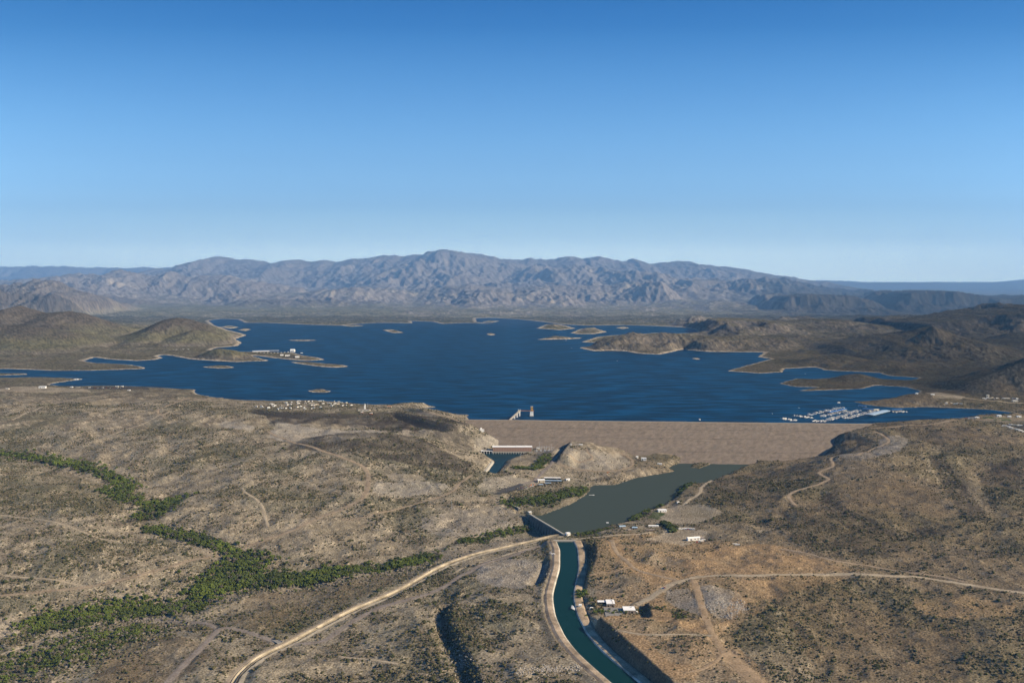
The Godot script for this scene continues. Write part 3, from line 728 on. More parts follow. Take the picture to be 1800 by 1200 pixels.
# patches of other ground: colour, how much of it, scrub left, outline
const PATCHES := [
	["ORANGE", 0.55, 0.55, [214.7, -2504.8, 336.7, -2561.5, 506.0, -2459.9, 670.4, -2394.4, 762.8, -2153.2, 573.7, -2008.1, 416.6, -1822.8, 386.5, -1734.1, 412.7, -1536.7, 247.4, -1546.4, 166.7, -1823.4, 176.3, -2203.7]],
	["PALE", 0.75, 0.1, [-404.0, -3170.5, -383.0, -3191.6, -335.0, -3168.7, -289.2, -3163.4, -267.6, -3121.5, -289.4, -3069.1, -343.1, -3078.7, -382.5, -3113.5]],
	["SPOIL", 0.7, 0.3, [-421.8, -3075.5, -350.9, -3070.5, -246.9, -3085.7, -191.2, -3042.1, -221.6, -2983.6, -302.2, -2938.3, -367.4, -2922.4, -410.8, -2934.6]],
	["GREY", 0.6, 0.3, [-344.3, -3012.6, -260.3, -3036.7, -239.2, -2989.4, -303.0, -2946.0]],
	["SPOIL", 1.0, 0.1, [-911.0, -3690.5, -944.5, -3973.1, -934.4, -4088.2, -888.6, -4070.8, -832.0, -3935.2, -731.3, -3878.1, -616.1, -3850.9, -481.9, -3833.6, -486.9, -3550.0, -594.4, -3467.4, -721.7, -3508.2, -847.3, -3616.3]],
	["PALE", 0.9, 0.0, [-837.1, -3690.1, -820.0, -3776.3, -764.1, -3766.8, -657.3, -3539.1, -680.7, -3503.6, -775.6, -3571.9]],
	["SPOIL", 0.95, 0.1, [-1182.7, -3980.4, -1150.0, -4024.9, -1078.9, -3974.9, -1001.8, -3878.8, -1003.8, -3818.6, -1075.0, -3839.2]],
	["PALE", 0.7, 0.0, [-439.7, -3966.4, -416.0, -3956.5, -382.8, -3763.8, -373.5, -3552.6, -407.1, -3562.0, -418.2, -3811.8]],
	["SPOIL", 0.85, 0.1, [-149.6, -3739.5, -87.7, -3839.0, -22.6, -3963.6, 44.8, -3922.7, 110.1, -3853.4, 185.3, -3815.2, 177.2, -3647.8, 86.8, -3795.7, -64.4, -3758.5, -106.2, -3716.9, -129.9, -3665.5]],
	["ROCK", 0.6, 0.3, [-299.4, -3741.9, -216.2, -3783.2, -150.6, -3765.4, -136.4, -3672.1, -203.0, -3552.8, -271.4, -3653.3]],
	["GREY", 0.85, 0.0, [-79.3, -2237.8, -66.2, -2316.6, -26.9, -2351.7, 26.8, -2344.5, 66.7, -2333.9, 88.4, -2273.8, 85.5, -2201.3, 61.1, -2139.5, 18.1, -2106.4, -36.4, -2124.4, -67.9, -2160.0]],
	["GREY", 0.95, 0.05, [378.6, -2032.1, 418.1, -2032.6, 457.3, -2010.9, 455.8, -1936.0, 447.5, -1900.9, 414.1, -1858.1, 384.6, -1859.4, 373.0, -1919.7]],
	["GREY", 0.8, 0.2, [309.4, -2020.4, 361.5, -2014.6, 361.9, -1942.7, 358.5, -1867.3, 320.5, -1934.3, 305.7, -1981.2]],
	["PALE", 0.6, 0.02, [430.6, -2875.9, 494.3, -2883.6, 560.7, -2844.1, 587.8, -2765.4, 552.9, -2725.4, 494.3, -2661.7, 428.9, -2680.5, 401.1, -2785.5]],
	["PALE", 0.65, 0.0, [333.2, -2481.0, 377.0, -2537.5, 431.8, -2651.2, 467.2, -2620.7, 504.3, -2557.8, 484.4, -2508.0, 428.1, -2416.9, 365.2, -2411.4]],
	["ORANGE", 0.95, 0.04, [225.9, -2470.3, 264.2, -2499.3, 261.8, -2349.7, 292.4, -2225.0, 366.5, -2138.0, 434.8, -2113.7, 354.5, -2068.0, 291.7, -2042.0, 266.0, -2116.0, 231.3, -2248.4]],
	["ORANGE", 0.8, 0.08, [382.2, -2229.4, 490.1, -2382.4, 596.6, -2427.9, 655.1, -2388.2, 692.8, -2245.0, 717.3, -2164.4, 608.8, -2130.7, 483.4, -2114.8, 386.1, -2111.5]],
	["ORANGE", 1.0, 0.0, [253.5, -1971.4, 304.8, -2012.7, 302.1, -1958.1, 312.9, -1825.3, 352.2, -1812.6, 350.8, -1754.2, 315.3, -1780.0, 291.2, -1820.2, 242.5, -1844.8, 168.6, -1844.6, 173.2, -1871.4, 233.5, -1900.9]],
	["ORANGE", 1.0, 0.02, [187.5, -1783.5, 231.6, -1761.9, 242.5, -1697.4, 261.1, -1631.9, 292.3, -1624.1, 302.8, -1596.3, 289.6, -1559.2, 261.7, -1552.2, 244.5, -1584.8, 220.8, -1680.2]],
	["ORANGE", 0.75, 0.15, [358.5, -1752.4, 476.1, -2082.7, 556.9, -2073.7, 563.3, -2011.7, 466.3, -1942.7, 406.6, -1824.5]],
	["ORANGE", 0.5, 0.4, [801.8, -2004.6, 914.4, -2000.2, 989.7, -1946.0, 943.2, -1875.6, 854.8, -1869.8, 786.6, -1911.9]],
	["BROWN", 0.45, 0.6, [771.0, -2698.6, 987.1, -2978.2, 1135.2, -3009.9, 1232.6, -2914.8, 1110.1, -2490.6, 974.6, -2368.9, 826.2, -2331.9, 747.2, -2467.0]],
	["BROWN", 0.6, 0.45, [-747.4, -1842.3, -735.6, -1935.8, -661.6, -1929.6, -593.6, -1871.8, -548.3, -1827.7, -552.1, -1740.7, -580.4, -1692.9, -628.2, -1691.3, -728.5, -1699.7]],
	["BROWN", 0.5, 0.5, [-580.8, -2162.7, -488.1, -2248.0, -363.8, -2274.1, -266.1, -2328.6, -263.3, -2194.6, -360.3, -2101.8, -433.4, -1996.1, -483.8, -1924.3, -549.5, -1962.5]],
	["PALE", 0.7, 0.1, [-1066.3, -1985.1, -1022.6, -2033.7, -978.1, -2009.0, -961.1, -1978.7, -971.5, -1932.0, -1006.6, -1874.1]],
	["TAN", 0.8, 0.1, [-532.7, -2648.3, -476.1, -2687.7, -402.5, -2709.1, -383.5, -2663.2, -432.2, -2608.4, -499.5, -2570.8]],
	["PALE", 0.6, 0.1, [-625.2, -2605.1, -568.6, -2689.3, -520.7, -2728.4, -521.8, -2685.9, -579.1, -2598.5]],
	["GREY", 0.6, 0.4, [-249.8, -2732.0, -161.6, -2827.3, -33.0, -2886.6, 40.5, -2838.0, 54.3, -2716.2, -30.0, -2624.2, -148.0, -2589.3, -243.3, -2660.7]],
	["SPOIL", 0.6, 0.3, [172.6, -3552.6, 215.2, -3586.6, 278.3, -3608.2, 408.6, -3666.6, 429.1, -3493.0, 309.0, -3379.4, 194.7, -3408.0]],
	["SPOIL", 0.6, 0.25, [-91.2, -3193.1, 0.0, -3266.7, 111.2, -3243.7, 53.5, -3120.3, -51.7, -3014.0, -104.1, -3035.8]],
	["TAN", 0.8, 0.05, [-42.2, -3691.9, 62.3, -3635.5, 151.9, -3543.8, 127.7, -3436.9, 57.2, -3335.8, -9.5, -3314.7, -19.8, -3467.6]],
	["GREY", 0.7, 0.1, [86.8, -3799.4, 184.2, -3791.8, 188.9, -3592.7, 153.1, -3571.3, 80.0, -3683.0]],
	["LAWN", 1.0, 0.0, [379.1, -2764.5, 403.1, -2821.4, 431.2, -2805.0, 402.7, -2742.0]],
	["OLIVE", 0.6, 0.5, [8.1, -2838.0, 66.6, -2913.7, 170.5, -2983.0, 237.8, -3083.1, 224.3, -3019.9, 167.4, -2929.7, 88.5, -2816.4, 64.0, -2799.8]],
	["TAN", 0.7, 0.2, [80.6, -2821.8, 167.4, -2929.7, 224.3, -3019.9, 242.1, -3115.1, 212.2, -3094.5, 143.6, -2955.6, 73.6, -2863.9]],
	["TAN", 0.7, 0.02, [1837.1, -3939.8, 1903.6, -3989.6, 2001.9, -4026.9, 2175.0, -4006.6, 2079.3, -3830.3, 1892.5, -3851.1]],
	["ASPHALT", 0.9, 0.0, [1881.7, -3807.0, 2076.2, -3784.7, 1977.6, -3605.0, 1894.5, -3683.7, 1875.6, -3751.2]],
	["ASPHALT", 0.9, 0.0, [-2225.6, -5193.2, -2096.6, -5241.6, -1920.4, -5234.8, -1863.0, -5110.1, -2039.0, -5097.4, -2171.7, -5101.2]],
	["PALE", 0.6, 0.0, [-2642.1, -5025.8, -2617.2, -5204.6, -2506.2, -5284.2, -2346.8, -5198.7, -2185.3, -5099.0, -2099.6, -4965.3, -2321.8, -4955.1, -2433.3, -4894.6]],
	["TAN", 0.8, 0.1, [-1928.1, -4529.1, -1916.6, -4658.4, -1837.7, -4627.3, -1806.1, -4483.1, -1845.0, -4392.8]],
	["ASPHALT", 0.85, 0.0, [-65.6, -3022.1, -35.0, -3064.2, 18.0, -3158.4, 45.3, -3170.4, 35.5, -3102.5, -17.3, -3026.4, -51.4, -3001.2]],
	["PALE", 0.5, 0.2, [2051.1, -4951.0, 2082.1, -4794.3, 2136.6, -4673.9, 2059.2, -4561.4, 1928.9, -4561.7]],
	["GREY", 0.85, 0.1, [1326.5, -3599.0, 1407.9, -3623.2, 1421.8, -3554.4, 1368.1, -3459.9, 1234.3, -3272.7, 1160.4, -3223.3, 1088.1, -3283.2, 1105.9, -3395.2, 1179.8, -3330.1, 1289.3, -3498.0]],
	["LAWN", 0.7, 0.1, [1882.8, -3998.7, 1929.4, -3995.8, 1923.6, -3969.6, 1878.3, -3979.5]], ["LAWN", 0.8, 0.0, [1905.3, -3960.0, 1979.7, -3959.4, 1965.7, -3917.9, 1904.7, -3944.7]],
	["OLIVE", 0.8, 0.4, [-742.3, -4190.6, -661.9, -4212.2, -630.7, -4118.5, -702.2, -4096.3]],
	["ROCK", 0.5, 0.4, [1381.0, -3059.2, 1414.0, -3017.6, 1308.4, -2742.1, 1216.2, -2627.6, 1289.0, -2855.3]],
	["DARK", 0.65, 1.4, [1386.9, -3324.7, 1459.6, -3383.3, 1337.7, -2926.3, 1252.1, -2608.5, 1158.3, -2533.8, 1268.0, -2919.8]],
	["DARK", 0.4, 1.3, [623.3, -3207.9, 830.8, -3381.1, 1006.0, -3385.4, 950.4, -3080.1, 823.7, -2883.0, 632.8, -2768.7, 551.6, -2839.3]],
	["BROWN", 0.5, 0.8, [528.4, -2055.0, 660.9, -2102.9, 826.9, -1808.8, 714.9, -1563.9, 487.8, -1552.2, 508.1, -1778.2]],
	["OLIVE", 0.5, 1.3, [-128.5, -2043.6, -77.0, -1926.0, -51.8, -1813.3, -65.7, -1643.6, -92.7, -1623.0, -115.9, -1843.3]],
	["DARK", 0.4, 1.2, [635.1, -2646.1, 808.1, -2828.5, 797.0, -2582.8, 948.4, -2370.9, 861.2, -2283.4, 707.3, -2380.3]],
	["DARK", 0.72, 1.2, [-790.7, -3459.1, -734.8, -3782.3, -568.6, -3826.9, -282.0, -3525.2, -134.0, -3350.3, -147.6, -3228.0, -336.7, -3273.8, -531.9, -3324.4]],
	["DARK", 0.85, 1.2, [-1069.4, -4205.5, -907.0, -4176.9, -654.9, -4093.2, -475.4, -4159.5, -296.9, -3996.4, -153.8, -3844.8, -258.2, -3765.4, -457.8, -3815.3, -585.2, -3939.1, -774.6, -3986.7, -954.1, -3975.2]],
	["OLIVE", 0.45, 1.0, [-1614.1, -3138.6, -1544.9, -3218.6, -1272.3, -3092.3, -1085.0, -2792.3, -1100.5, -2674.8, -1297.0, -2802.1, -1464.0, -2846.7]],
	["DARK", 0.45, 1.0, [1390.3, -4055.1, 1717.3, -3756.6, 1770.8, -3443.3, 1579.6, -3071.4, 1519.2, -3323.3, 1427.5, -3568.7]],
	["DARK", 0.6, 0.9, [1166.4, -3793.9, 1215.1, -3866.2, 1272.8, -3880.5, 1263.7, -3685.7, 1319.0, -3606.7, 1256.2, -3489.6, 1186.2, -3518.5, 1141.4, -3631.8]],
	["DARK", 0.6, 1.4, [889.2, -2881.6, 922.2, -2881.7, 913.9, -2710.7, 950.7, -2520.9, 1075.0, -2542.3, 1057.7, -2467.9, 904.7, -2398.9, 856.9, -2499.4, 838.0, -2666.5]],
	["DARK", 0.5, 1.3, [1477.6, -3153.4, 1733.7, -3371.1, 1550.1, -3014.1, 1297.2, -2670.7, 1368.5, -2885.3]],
	["SAND", 0.8, 0.2, [-967.0, -2644.1, -843.4, -2589.4, -699.3, -2497.4, -628.9, -2392.7, -637.5, -2324.3, -721.4, -2427.7, -864.1, -2520.3]],
	["SAND", 0.7, 0.3, [-933.4, -1814.9, -909.9, -1941.8, -818.2, -2045.5, -734.6, -2142.6, -619.8, -2259.6, -575.2, -2188.3, -677.9, -2081.2, -776.4, -1998.1, -846.4, -1851.6, -896.1, -1742.4]],
	["SAND", 0.6, 0.3, [-611.8, -2327.5, -457.5, -2354.6, -277.1, -2425.0, -141.9, -2484.0, 0.0, -2637.6, 62.9, -2750.3, 100.4, -2703.7, 72.6, -2539.7, -56.2, -2457.4, -191.8, -2397.1, -341.4, -2298.2, -541.1, -2254.7]],
]
# green belts of trees: trees, half width, lowest and highest tree, label, path
const TREE_BELTS := [
	[95, 26.0, 6.0, 10.0, "green cottonwood in the upper creek belt climbing to the left edge", [-1862.2, -3542.3, -1753.9, -3528.0, -1664.5, -3467.7, -1521.3, -3369.9, -1376.4, -3255.0, -1258.4, -3146.1, -1166.2, -3027.9, -1179.9, -2992.6]],
	[60, 30.0, 6.0, 10.0, "green cottonwood at the wide creek bend below the left hills", [-1216.4, -2998.3, -1154.5, -2949.4, -1067.6, -2874.4, -989.4, -2885.7, -999.5, -2741.5, -1019.8, -2703.9]],
	[70, 17.0, 5.0, 9.0, "green cottonwood in the narrow creek belt above the dirt road", [-957.9, -2627.5, -890.9, -2598.4, -834.7, -2562.7, -761.7, -2514.9, -710.3, -2486.2, -650.2, -2420.8]],
	[110, 26.0, 6.0, 11.0, "tall green cottonwood in the long belt along the dry riverbed", [-399.9, -2332.5, -448.1, -2306.4, -521.0, -2279.5, -572.7, -2277.8, -614.2, -2287.0, -647.8, -2267.2, -679.2, -2242.6]],
	[75, 40.0, 6.0, 11.0, "green cottonwood where the creek meets the dry river", [-635.0, -2415.7, -641.2, -2337.7, -655.5, -2294.1, -676.4, -2233.3, -693.1, -2205.3]],
	[60, 30.0, 5.0, 9.0, "green cottonwood in the lower riverbed thicket", [-677.9, -2118.3, -726.2, -2118.0, -769.2, -2103.4, -811.4, -2119.4]],
	[60, 34.0, 5.0, 8.0, "green tree in the shrubby riverbed near the left edge", [-833.3, -2083.1, -871.9, -2034.4, -914.0, -2024.6, -958.6, -1997.0]],
	[70, 45.0, 4.0, 7.0, "green tree in the mixed thicket at the lower left", [-737.7, -1986.1, -790.4, -1921.2, -846.4, -1851.6, -896.5, -1803.3, -910.7, -1770.7]],
	[60, 20.0, 5.0, 9.0, "green cottonwood along the river between the grey banks", [-196.4, -2454.6, -247.7, -2408.4, -298.5, -2374.4, -350.1, -2356.3, -399.9, -2332.5]],
	[30, 16.0, 4.0, 8.0, "green tree in the river gorge below the old dam", [39.1, -2735.7, 7.7, -2704.0, -30.6, -2673.9, -75.0, -2623.7, -131.1, -2549.2]],
	[80, 24.0, 5.0, 9.0, "green tree on the wooded point beside the basin", [-6.7, -2918.1, 33.8, -2960.5, 84.6, -2959.9, 139.2, -3046.0, 184.9, -3081.5, 225.1, -3151.9]],
	[45, 12.0, 5.0, 8.0, "green tree in the hollow beside the forebay", [9.7, -3384.4, 48.3, -3383.4, 77.4, -3388.0, 98.0, -3430.9, 114.0, -3498.5, 127.8, -3550.1]],
	[30, 12.0, 5.0, 9.0, "green tree on the right bank of the basin", [497.6, -3066.0, 522.3, -3130.2, 545.9, -3152.8, 588.9, -3271.5, 614.4, -3308.3]],
	[38, 12.0, 5.0, 9.0, "dark green tree round the camp house by the lawn", [334.5, -2761.3, 362.0, -2815.2, 395.9, -2886.6, 429.2, -2911.5]],
	[12, 8.0, 6.0, 9.0, "dark tree beside the camp cabins", [405.8, -2680.1, 417.3, -2608.2, 417.4, -2572.3]],
	[14, 10.0, 4.0, 6.0, "small green tree on the basin shore by the cabins", [163.4, -2598.8, 207.7, -2596.1, 254.8, -2623.3]],
	[8, 6.0, 5.0, 7.0, "green tree beside the canal and the white buildings", [141.5, -2063.6, 144.8, -2042.9]],
	[10, 9.0, 3.0, 5.0, "green bush tree in the dirt yard by the canal", [154.0, -1925.5, 171.3, -1934.0, 306.2, -1913.6, 308.8, -1832.2]],
]

func colour_called(called: String) -> Color:
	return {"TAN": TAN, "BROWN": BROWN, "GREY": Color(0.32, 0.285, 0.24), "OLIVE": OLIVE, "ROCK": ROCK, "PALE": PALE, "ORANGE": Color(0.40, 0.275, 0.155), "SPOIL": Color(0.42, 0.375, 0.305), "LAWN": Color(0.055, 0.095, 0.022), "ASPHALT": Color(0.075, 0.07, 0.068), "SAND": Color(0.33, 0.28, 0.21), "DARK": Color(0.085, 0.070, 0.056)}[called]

func resampled(list: Array, step: float) -> PackedVector2Array:
	var curve := Curve2D.new()
	var p := points(list)
	for i in p.size():
		var a := p[maxi(i - 1, 0)]
		var b := p[mini(i + 1, p.size() - 1)]
		var pull := (b - a).normalized()
		var reach_in := p[i].distance_to(a) * 0.33
		var reach_out := p[i].distance_to(b) * 0.33
		curve.add_point(p[i], -pull * reach_in, pull * reach_out)
	curve.bake_interval = step
	var length := curve.get_baked_length()
	var out := PackedVector2Array()
	var n := maxi(2, int(length / step))
	for i in n + 1:
		out.append(curve.sample_baked(length * i / n))
	return out

func flat_list(p: PackedVector2Array) -> Array:
	var out := []
	for q in p:
		out += [q.x, q.y]
	return out

func profile_of(p: PackedVector2Array) -> PackedFloat32Array:   # ground heights along a path, smoothed
	var raw := PackedFloat32Array()
	for q in p:
		raw.append(ground(q.x, q.y))
	var out := PackedFloat32Array()
	for i in raw.size():
		var total := 0.0
		var n := 0
		for j in range(maxi(0, i - 4), mini(raw.size(), i + 5)):
			total += raw[j]
			n += 1
		out.append(total / n)
	return out

func level_path(p: PackedVector2Array, levels: PackedFloat32Array, half: float, blend: float, colour: Color, bare: float) -> void:
	var n := p.size() - 1
	along_path(flat_list(p), 0, half + blend, func(k: int, away: float, t: float, _s: float) -> void:
		var i := mini(int(t * n), n - 1)
		var h := lerpf(levels[i], levels[i + 1], t * n - i)
		heights[k] = lerpf(h, heights[k], smoothstep(half, half + blend, away))
		var edge := 1.0 - smoothstep(half * 0.8, half * 1.5 + 1.0, away + middle.get_noise_1d(k * 0.7) * 3.0)
		soil[k] = soil[k].lerp(colour, edge * bare)
		scrub[k] *= smoothstep(half, half + 5.0, away))

func mark_ground() -> void:
	for patch in PATCHES:
		var colour := colour_called(patch[0])
		inside(points(patch[3]), func(k: int, x: float, d: float) -> void:
			var g := 1.0 + fine.get_noise_2d(x, d) * 0.25 + middle.get_noise_2d(x * 2.0, d * 2.0) * 0.2
			soil[k] = soil[k].lerp(colour * g, clampf(patch[1] * (0.9 + middle.get_noise_2d(x, d) * 0.7), 0.0, 1.0))
			scrub[k] = clampf(scrub[k] * patch[2] + maxf(0.0, patch[2] - 1.0) * 0.5, 0.0, 1.0))
	# graded building pads
	for pad in [[[220.0, -1944.5], 44.0], [[187.0, -1971.1], 22.0], [[441.7, -2509.8], 40.0], [[428.8, -2831.9], 30.0], [[122.2, -3239.2], 50.0], [[133.2, -3758.6], 55.0], [[343.1, -2610.2], 40.0], [[419.2, -3614.1], 34.0]]:
		var x: float = pad[0][0]
		var z: float = pad[0][1]
		var level := ground(x, z)
		var away: float = pad[1]
		along_path([x - 1.0, z, x + 1.0, z], 0, away * 1.7, func(k: int, m: float, _t: float, _s: float) -> void:
			heights[k] = lerpf(level, heights[k], smoothstep(away, away * 1.7, m)))
	for road in ROADS:
		var p := resampled(road[3], 9.0)
		level_path(p, profile_of(p), road[1] * 0.5 + 1.0, 7.0, M[road[2]].get_meta("linear"), 0.8)
	# steep banks cut into the ground: height at the top, height at the foot, width of the slope, then the top edge with the foot on its right hand side
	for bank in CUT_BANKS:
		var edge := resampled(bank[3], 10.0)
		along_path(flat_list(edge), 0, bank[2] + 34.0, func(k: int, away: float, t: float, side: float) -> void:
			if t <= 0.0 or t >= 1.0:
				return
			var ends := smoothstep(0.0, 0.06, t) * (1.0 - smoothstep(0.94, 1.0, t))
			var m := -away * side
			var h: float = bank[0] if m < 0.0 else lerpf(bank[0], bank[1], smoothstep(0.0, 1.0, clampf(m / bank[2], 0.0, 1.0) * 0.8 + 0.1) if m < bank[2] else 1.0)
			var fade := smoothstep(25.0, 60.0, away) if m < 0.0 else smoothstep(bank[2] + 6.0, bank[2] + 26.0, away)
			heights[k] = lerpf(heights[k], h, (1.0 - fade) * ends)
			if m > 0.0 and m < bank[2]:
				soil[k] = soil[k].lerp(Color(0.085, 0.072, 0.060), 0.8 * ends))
	# the ground beneath the canal and its service roads, and beneath the flume
	var c := resampled(CANAL, 8.0)
	along_path(flat_list(c), 0, 75.0, func(k: int, away: float, _t: float, side: float) -> void:
		var level := -88.0 if away < 25.0 else (-83.5 if away < 41.0 else -81.0)
		var blend := 8.0 if side > 0.0 else 22.0
		heights[k] = lerpf(level, heights[k], smoothstep(40.0, 40.0 + blend, away))
		scrub[k] *= smoothstep(42.0, 50.0, away))
	var f := resampled(FLUME, 8.0)
	var levels := flume_levels(f)
	var n := f.size() - 1
	along_path(flat_list(f), 0, 34.0, func(k: int, away: float, t: float, _s: float) -> void:
		var h := levels[mini(int(t * n), n)] - (4.5 if away < 5.0 else 0.9)
		heights[k] = lerpf(h, heights[k], smoothstep(10.0, 34.0, away))
		soil[k] = soil[k].lerp(PALE, 0.6 * clampf(1.0 - smoothstep(8.0, 20.0, away) + middle.get_noise_1d(k * 0.5), 0.0, 1.0))
		scrub[k] *= smoothstep(14.0, 22.0, away))
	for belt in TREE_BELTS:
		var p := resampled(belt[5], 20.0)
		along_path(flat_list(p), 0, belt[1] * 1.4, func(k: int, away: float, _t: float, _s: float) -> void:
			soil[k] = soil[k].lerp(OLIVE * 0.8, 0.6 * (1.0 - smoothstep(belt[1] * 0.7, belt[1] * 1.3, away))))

const CANAL := [131.6, -2477.3, 136.0, -2404.4, 132.9, -2326.2, 128.2, -2244.1, 118.9, -2167.6, 108.2, -2080.9, 105.1, -2043.8, 104.5, -1987.0, 105.9, -1930.0, 111.5, -1876.2, 117.9, -1825.4, 128.0, -1777.2, 139.7, -1734.1, 161.4, -1670.8, 183.3, -1612.0, 201.0, -1563.5]
const FLUME := [136.6, -2598.0, 95.7, -2575.3, 58.1, -2542.0, 7.2, -2504.2, -28.3, -2477.9, -69.9, -2447.1, -96.9, -2422.0, -142.1, -2368.5, -172.5, -2321.9, -200.5, -2263.9, -226.8, -2204.7, -257.8, -2148.5, -288.3, -2102.5, -322.9, -2054.9, -354.1, -1999.2, -391.0, -1927.3, -425.2, -1860.4, -455.5, -1811.8, -469.2, -1765.7, -475.0, -1724.4, -473.7, -1685.0, -465.2, -1638.2]

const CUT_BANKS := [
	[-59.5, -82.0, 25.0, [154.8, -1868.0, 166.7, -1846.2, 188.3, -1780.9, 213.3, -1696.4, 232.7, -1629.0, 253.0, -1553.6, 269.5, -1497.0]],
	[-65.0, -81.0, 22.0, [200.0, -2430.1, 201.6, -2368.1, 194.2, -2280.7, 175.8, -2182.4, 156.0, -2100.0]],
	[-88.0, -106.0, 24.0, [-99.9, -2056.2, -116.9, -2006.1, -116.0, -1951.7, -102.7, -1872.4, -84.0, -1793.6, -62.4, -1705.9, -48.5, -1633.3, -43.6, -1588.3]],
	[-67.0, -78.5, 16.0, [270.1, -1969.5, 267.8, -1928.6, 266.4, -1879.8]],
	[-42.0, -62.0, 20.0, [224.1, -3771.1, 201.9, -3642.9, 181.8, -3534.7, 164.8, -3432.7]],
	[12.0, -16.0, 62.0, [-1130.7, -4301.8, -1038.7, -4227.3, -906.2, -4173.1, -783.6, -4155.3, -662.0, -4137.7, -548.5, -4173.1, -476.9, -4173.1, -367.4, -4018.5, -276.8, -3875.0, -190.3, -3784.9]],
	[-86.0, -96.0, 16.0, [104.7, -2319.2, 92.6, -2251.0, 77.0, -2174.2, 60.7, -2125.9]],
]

func flume_levels(p: PackedVector2Array) -> PackedFloat32Array:
	var out := PackedFloat32Array()
	for i in p.size():
		out.append(lerpf(-96.0, -118.0, i / (p.size() - 1.0)))
	return out

# ---------------------------------------------------------------- building things
class Shape:   # collects flat faces; commit() makes one mesh of them
	var st := SurfaceTool.new()
	var at := Transform3D.IDENTITY
	func _init() -> void:
		st.begin(Mesh.PRIMITIVE_TRIANGLES)
		st.set_smooth_group(-1)
	func face(corners: Array, within: Vector3) -> Shape:   # turned so that it looks away from a point within
		var c: Array = corners.duplicate()
		var middle: Vector3 = (c[0] + c[1] + c[2]) / 3.0
		if (c[1] - c[0]).cross(c[2] - c[0]).dot(middle - within) > 0.0:
			c.reverse()
		for i in range(1, c.size() - 1):
			st.add_vertex(at * c[0])
			st.add_vertex(at * c[i])
			st.add_vertex(at * c[i + 1])
		return self
	func box(centre: Vector3, size: Vector3) -> Shape:
		return taper(centre - Vector3(0, size.y / 2, 0), Vector2(size.x, size.z), Vector2(size.x, size.z), size.y)
	func taper(foot: Vector3, low: Vector2, high: Vector2, tall: float) -> Shape:   # a box whose top may be smaller than its base
		var a := []
		var b := []
		for s in [Vector2(-1, -1), Vector2(1, -1), Vector2(1, 1), Vector2(-1, 1)]:
			a.append(foot + Vector3(s.x * low.x, 0, s.y * low.y) * 0.5)
			b.append(foot + Vector3(s.x * high.x * 0.5, tall, s.y * high.y * 0.5))
		var within := foot + Vector3(0, tall / 2, 0)
		face(a, within)
		face(b, within)
		for i in 4:
			face([a[i], a[(i + 1) % 4], b[(i + 1) % 4], b[i]], within)
		return self
	func gable(foot: Vector3, size: Vector3, rise: float) -> Shape:   # a pitched roof, ridge along x
		var x := size.x / 2
		var z := size.z / 2
		var within := foot + Vector3(0, rise * 0.3, 0)
		var t := size.y
		for s in [-1.0, 1.0]:
			face([foot + Vector3(-x, 0, z * s), foot + Vector3(x, 0, z * s), foot + Vector3(x, rise, 0), foot + Vector3(-x, rise, 0)], within)
			face([foot + Vector3(x * s, 0, -z), foot + Vector3(x * s, 0, z), foot + Vector3(x * s, rise, 0)], within)
			face([foot + Vector3(-x, -t, z * s), foot + Vector3(x, -t, z * s), foot + Vector3(x, 0, z * s), foot + Vector3(-x, 0, z * s)], within)
		face([foot + Vector3(-x, -t, -z), foot + Vector3(x, -t, -z), foot + Vector3(x, -t, z), foot + Vector3(-x, -t, z)], within)
		return self
	func rod(a: Vector3, b: Vector3, ra: float, rb: float, sides := 6) -> Shape:
		var along := (b - a).normalized()
		var u := along.cross(Vector3.UP if absf(along.y) < 0.9 else Vector3.RIGHT).normalized()
		var v := along.cross(u)
		var p := []
		var q := []
		for i in sides:
			var w := u * cos(TAU * i / sides) + v * sin(TAU * i / sides)
			p.append(a + w * ra)
			q.append(b + w * rb)
		var within := (a + b) / 2
		for i in sides:
			var j := (i + 1) % sides
			face([p[i], p[j], q[j], q[i]], within)
		face(p, within)
		face(q, within)
		return self
	func loft(rings: Array) -> Shape:   # closed rings of equal size, one after another
		for k in rings.size() - 1:
			var within := Vector3.ZERO
			for p in rings[k]:
				within += p
			for p in rings[k + 1]:
				within += p
			within /= rings[k].size() * 2.0
			for i in rings[k].size():
				var j: int = (i + 1) % rings[k].size()
				face([rings[k][i], rings[k][j], rings[k + 1][j], rings[k + 1][i]], within)
		var first: Vector3 = rings[0][0].lerp(rings[1][0], 0.5)
		face(rings[0], rings[1][0].lerp(rings[1][rings[1].size() / 2], 0.5))
		face(rings[-1], rings[-2][0].lerp(rings[-2][rings[-2].size() / 2], 0.5))
		return self
	func blob(centre: Vector3, size: Vector3, r: RandomNumberGenerator, rough := 0.25) -> Shape:   # an uneven lump of twenty faces
		var g := (1.0 + sqrt(5.0)) / 2.0
		var v := []
		for s in [Vector3(-1, g, 0), Vector3(1, g, 0), Vector3(-1, -g, 0), Vector3(1, -g, 0), Vector3(0, -1, g), Vector3(0, 1, g), Vector3(0, -1, -g), Vector3(0, 1, -g), Vector3(g, 0, -1), Vector3(g, 0, 1), Vector3(-g, 0, -1), Vector3(-g, 0, 1)]:
			v.append(centre + s.normalized() * size * (1.0 + r.randf_range(-rough, rough)))
		for t in [[0, 11, 5], [0, 5, 1], [0, 1, 7], [0, 7, 10], [0, 10, 11], [1, 5, 9], [5, 11, 4], [11, 10, 2], [10, 7, 6], [7, 1, 8], [3, 9, 4], [3, 4, 2], [3, 2, 6], [3, 6, 8], [3, 8, 9], [4, 9, 5], [2, 4, 11], [6, 2, 10], [8, 6, 7], [9, 8, 1]]:
			face([v[t[0]], v[t[1]], v[t[2]]], centre)
		return self
	func done() -> ArrayMesh:
		st.generate_normals()
		return st.commit()

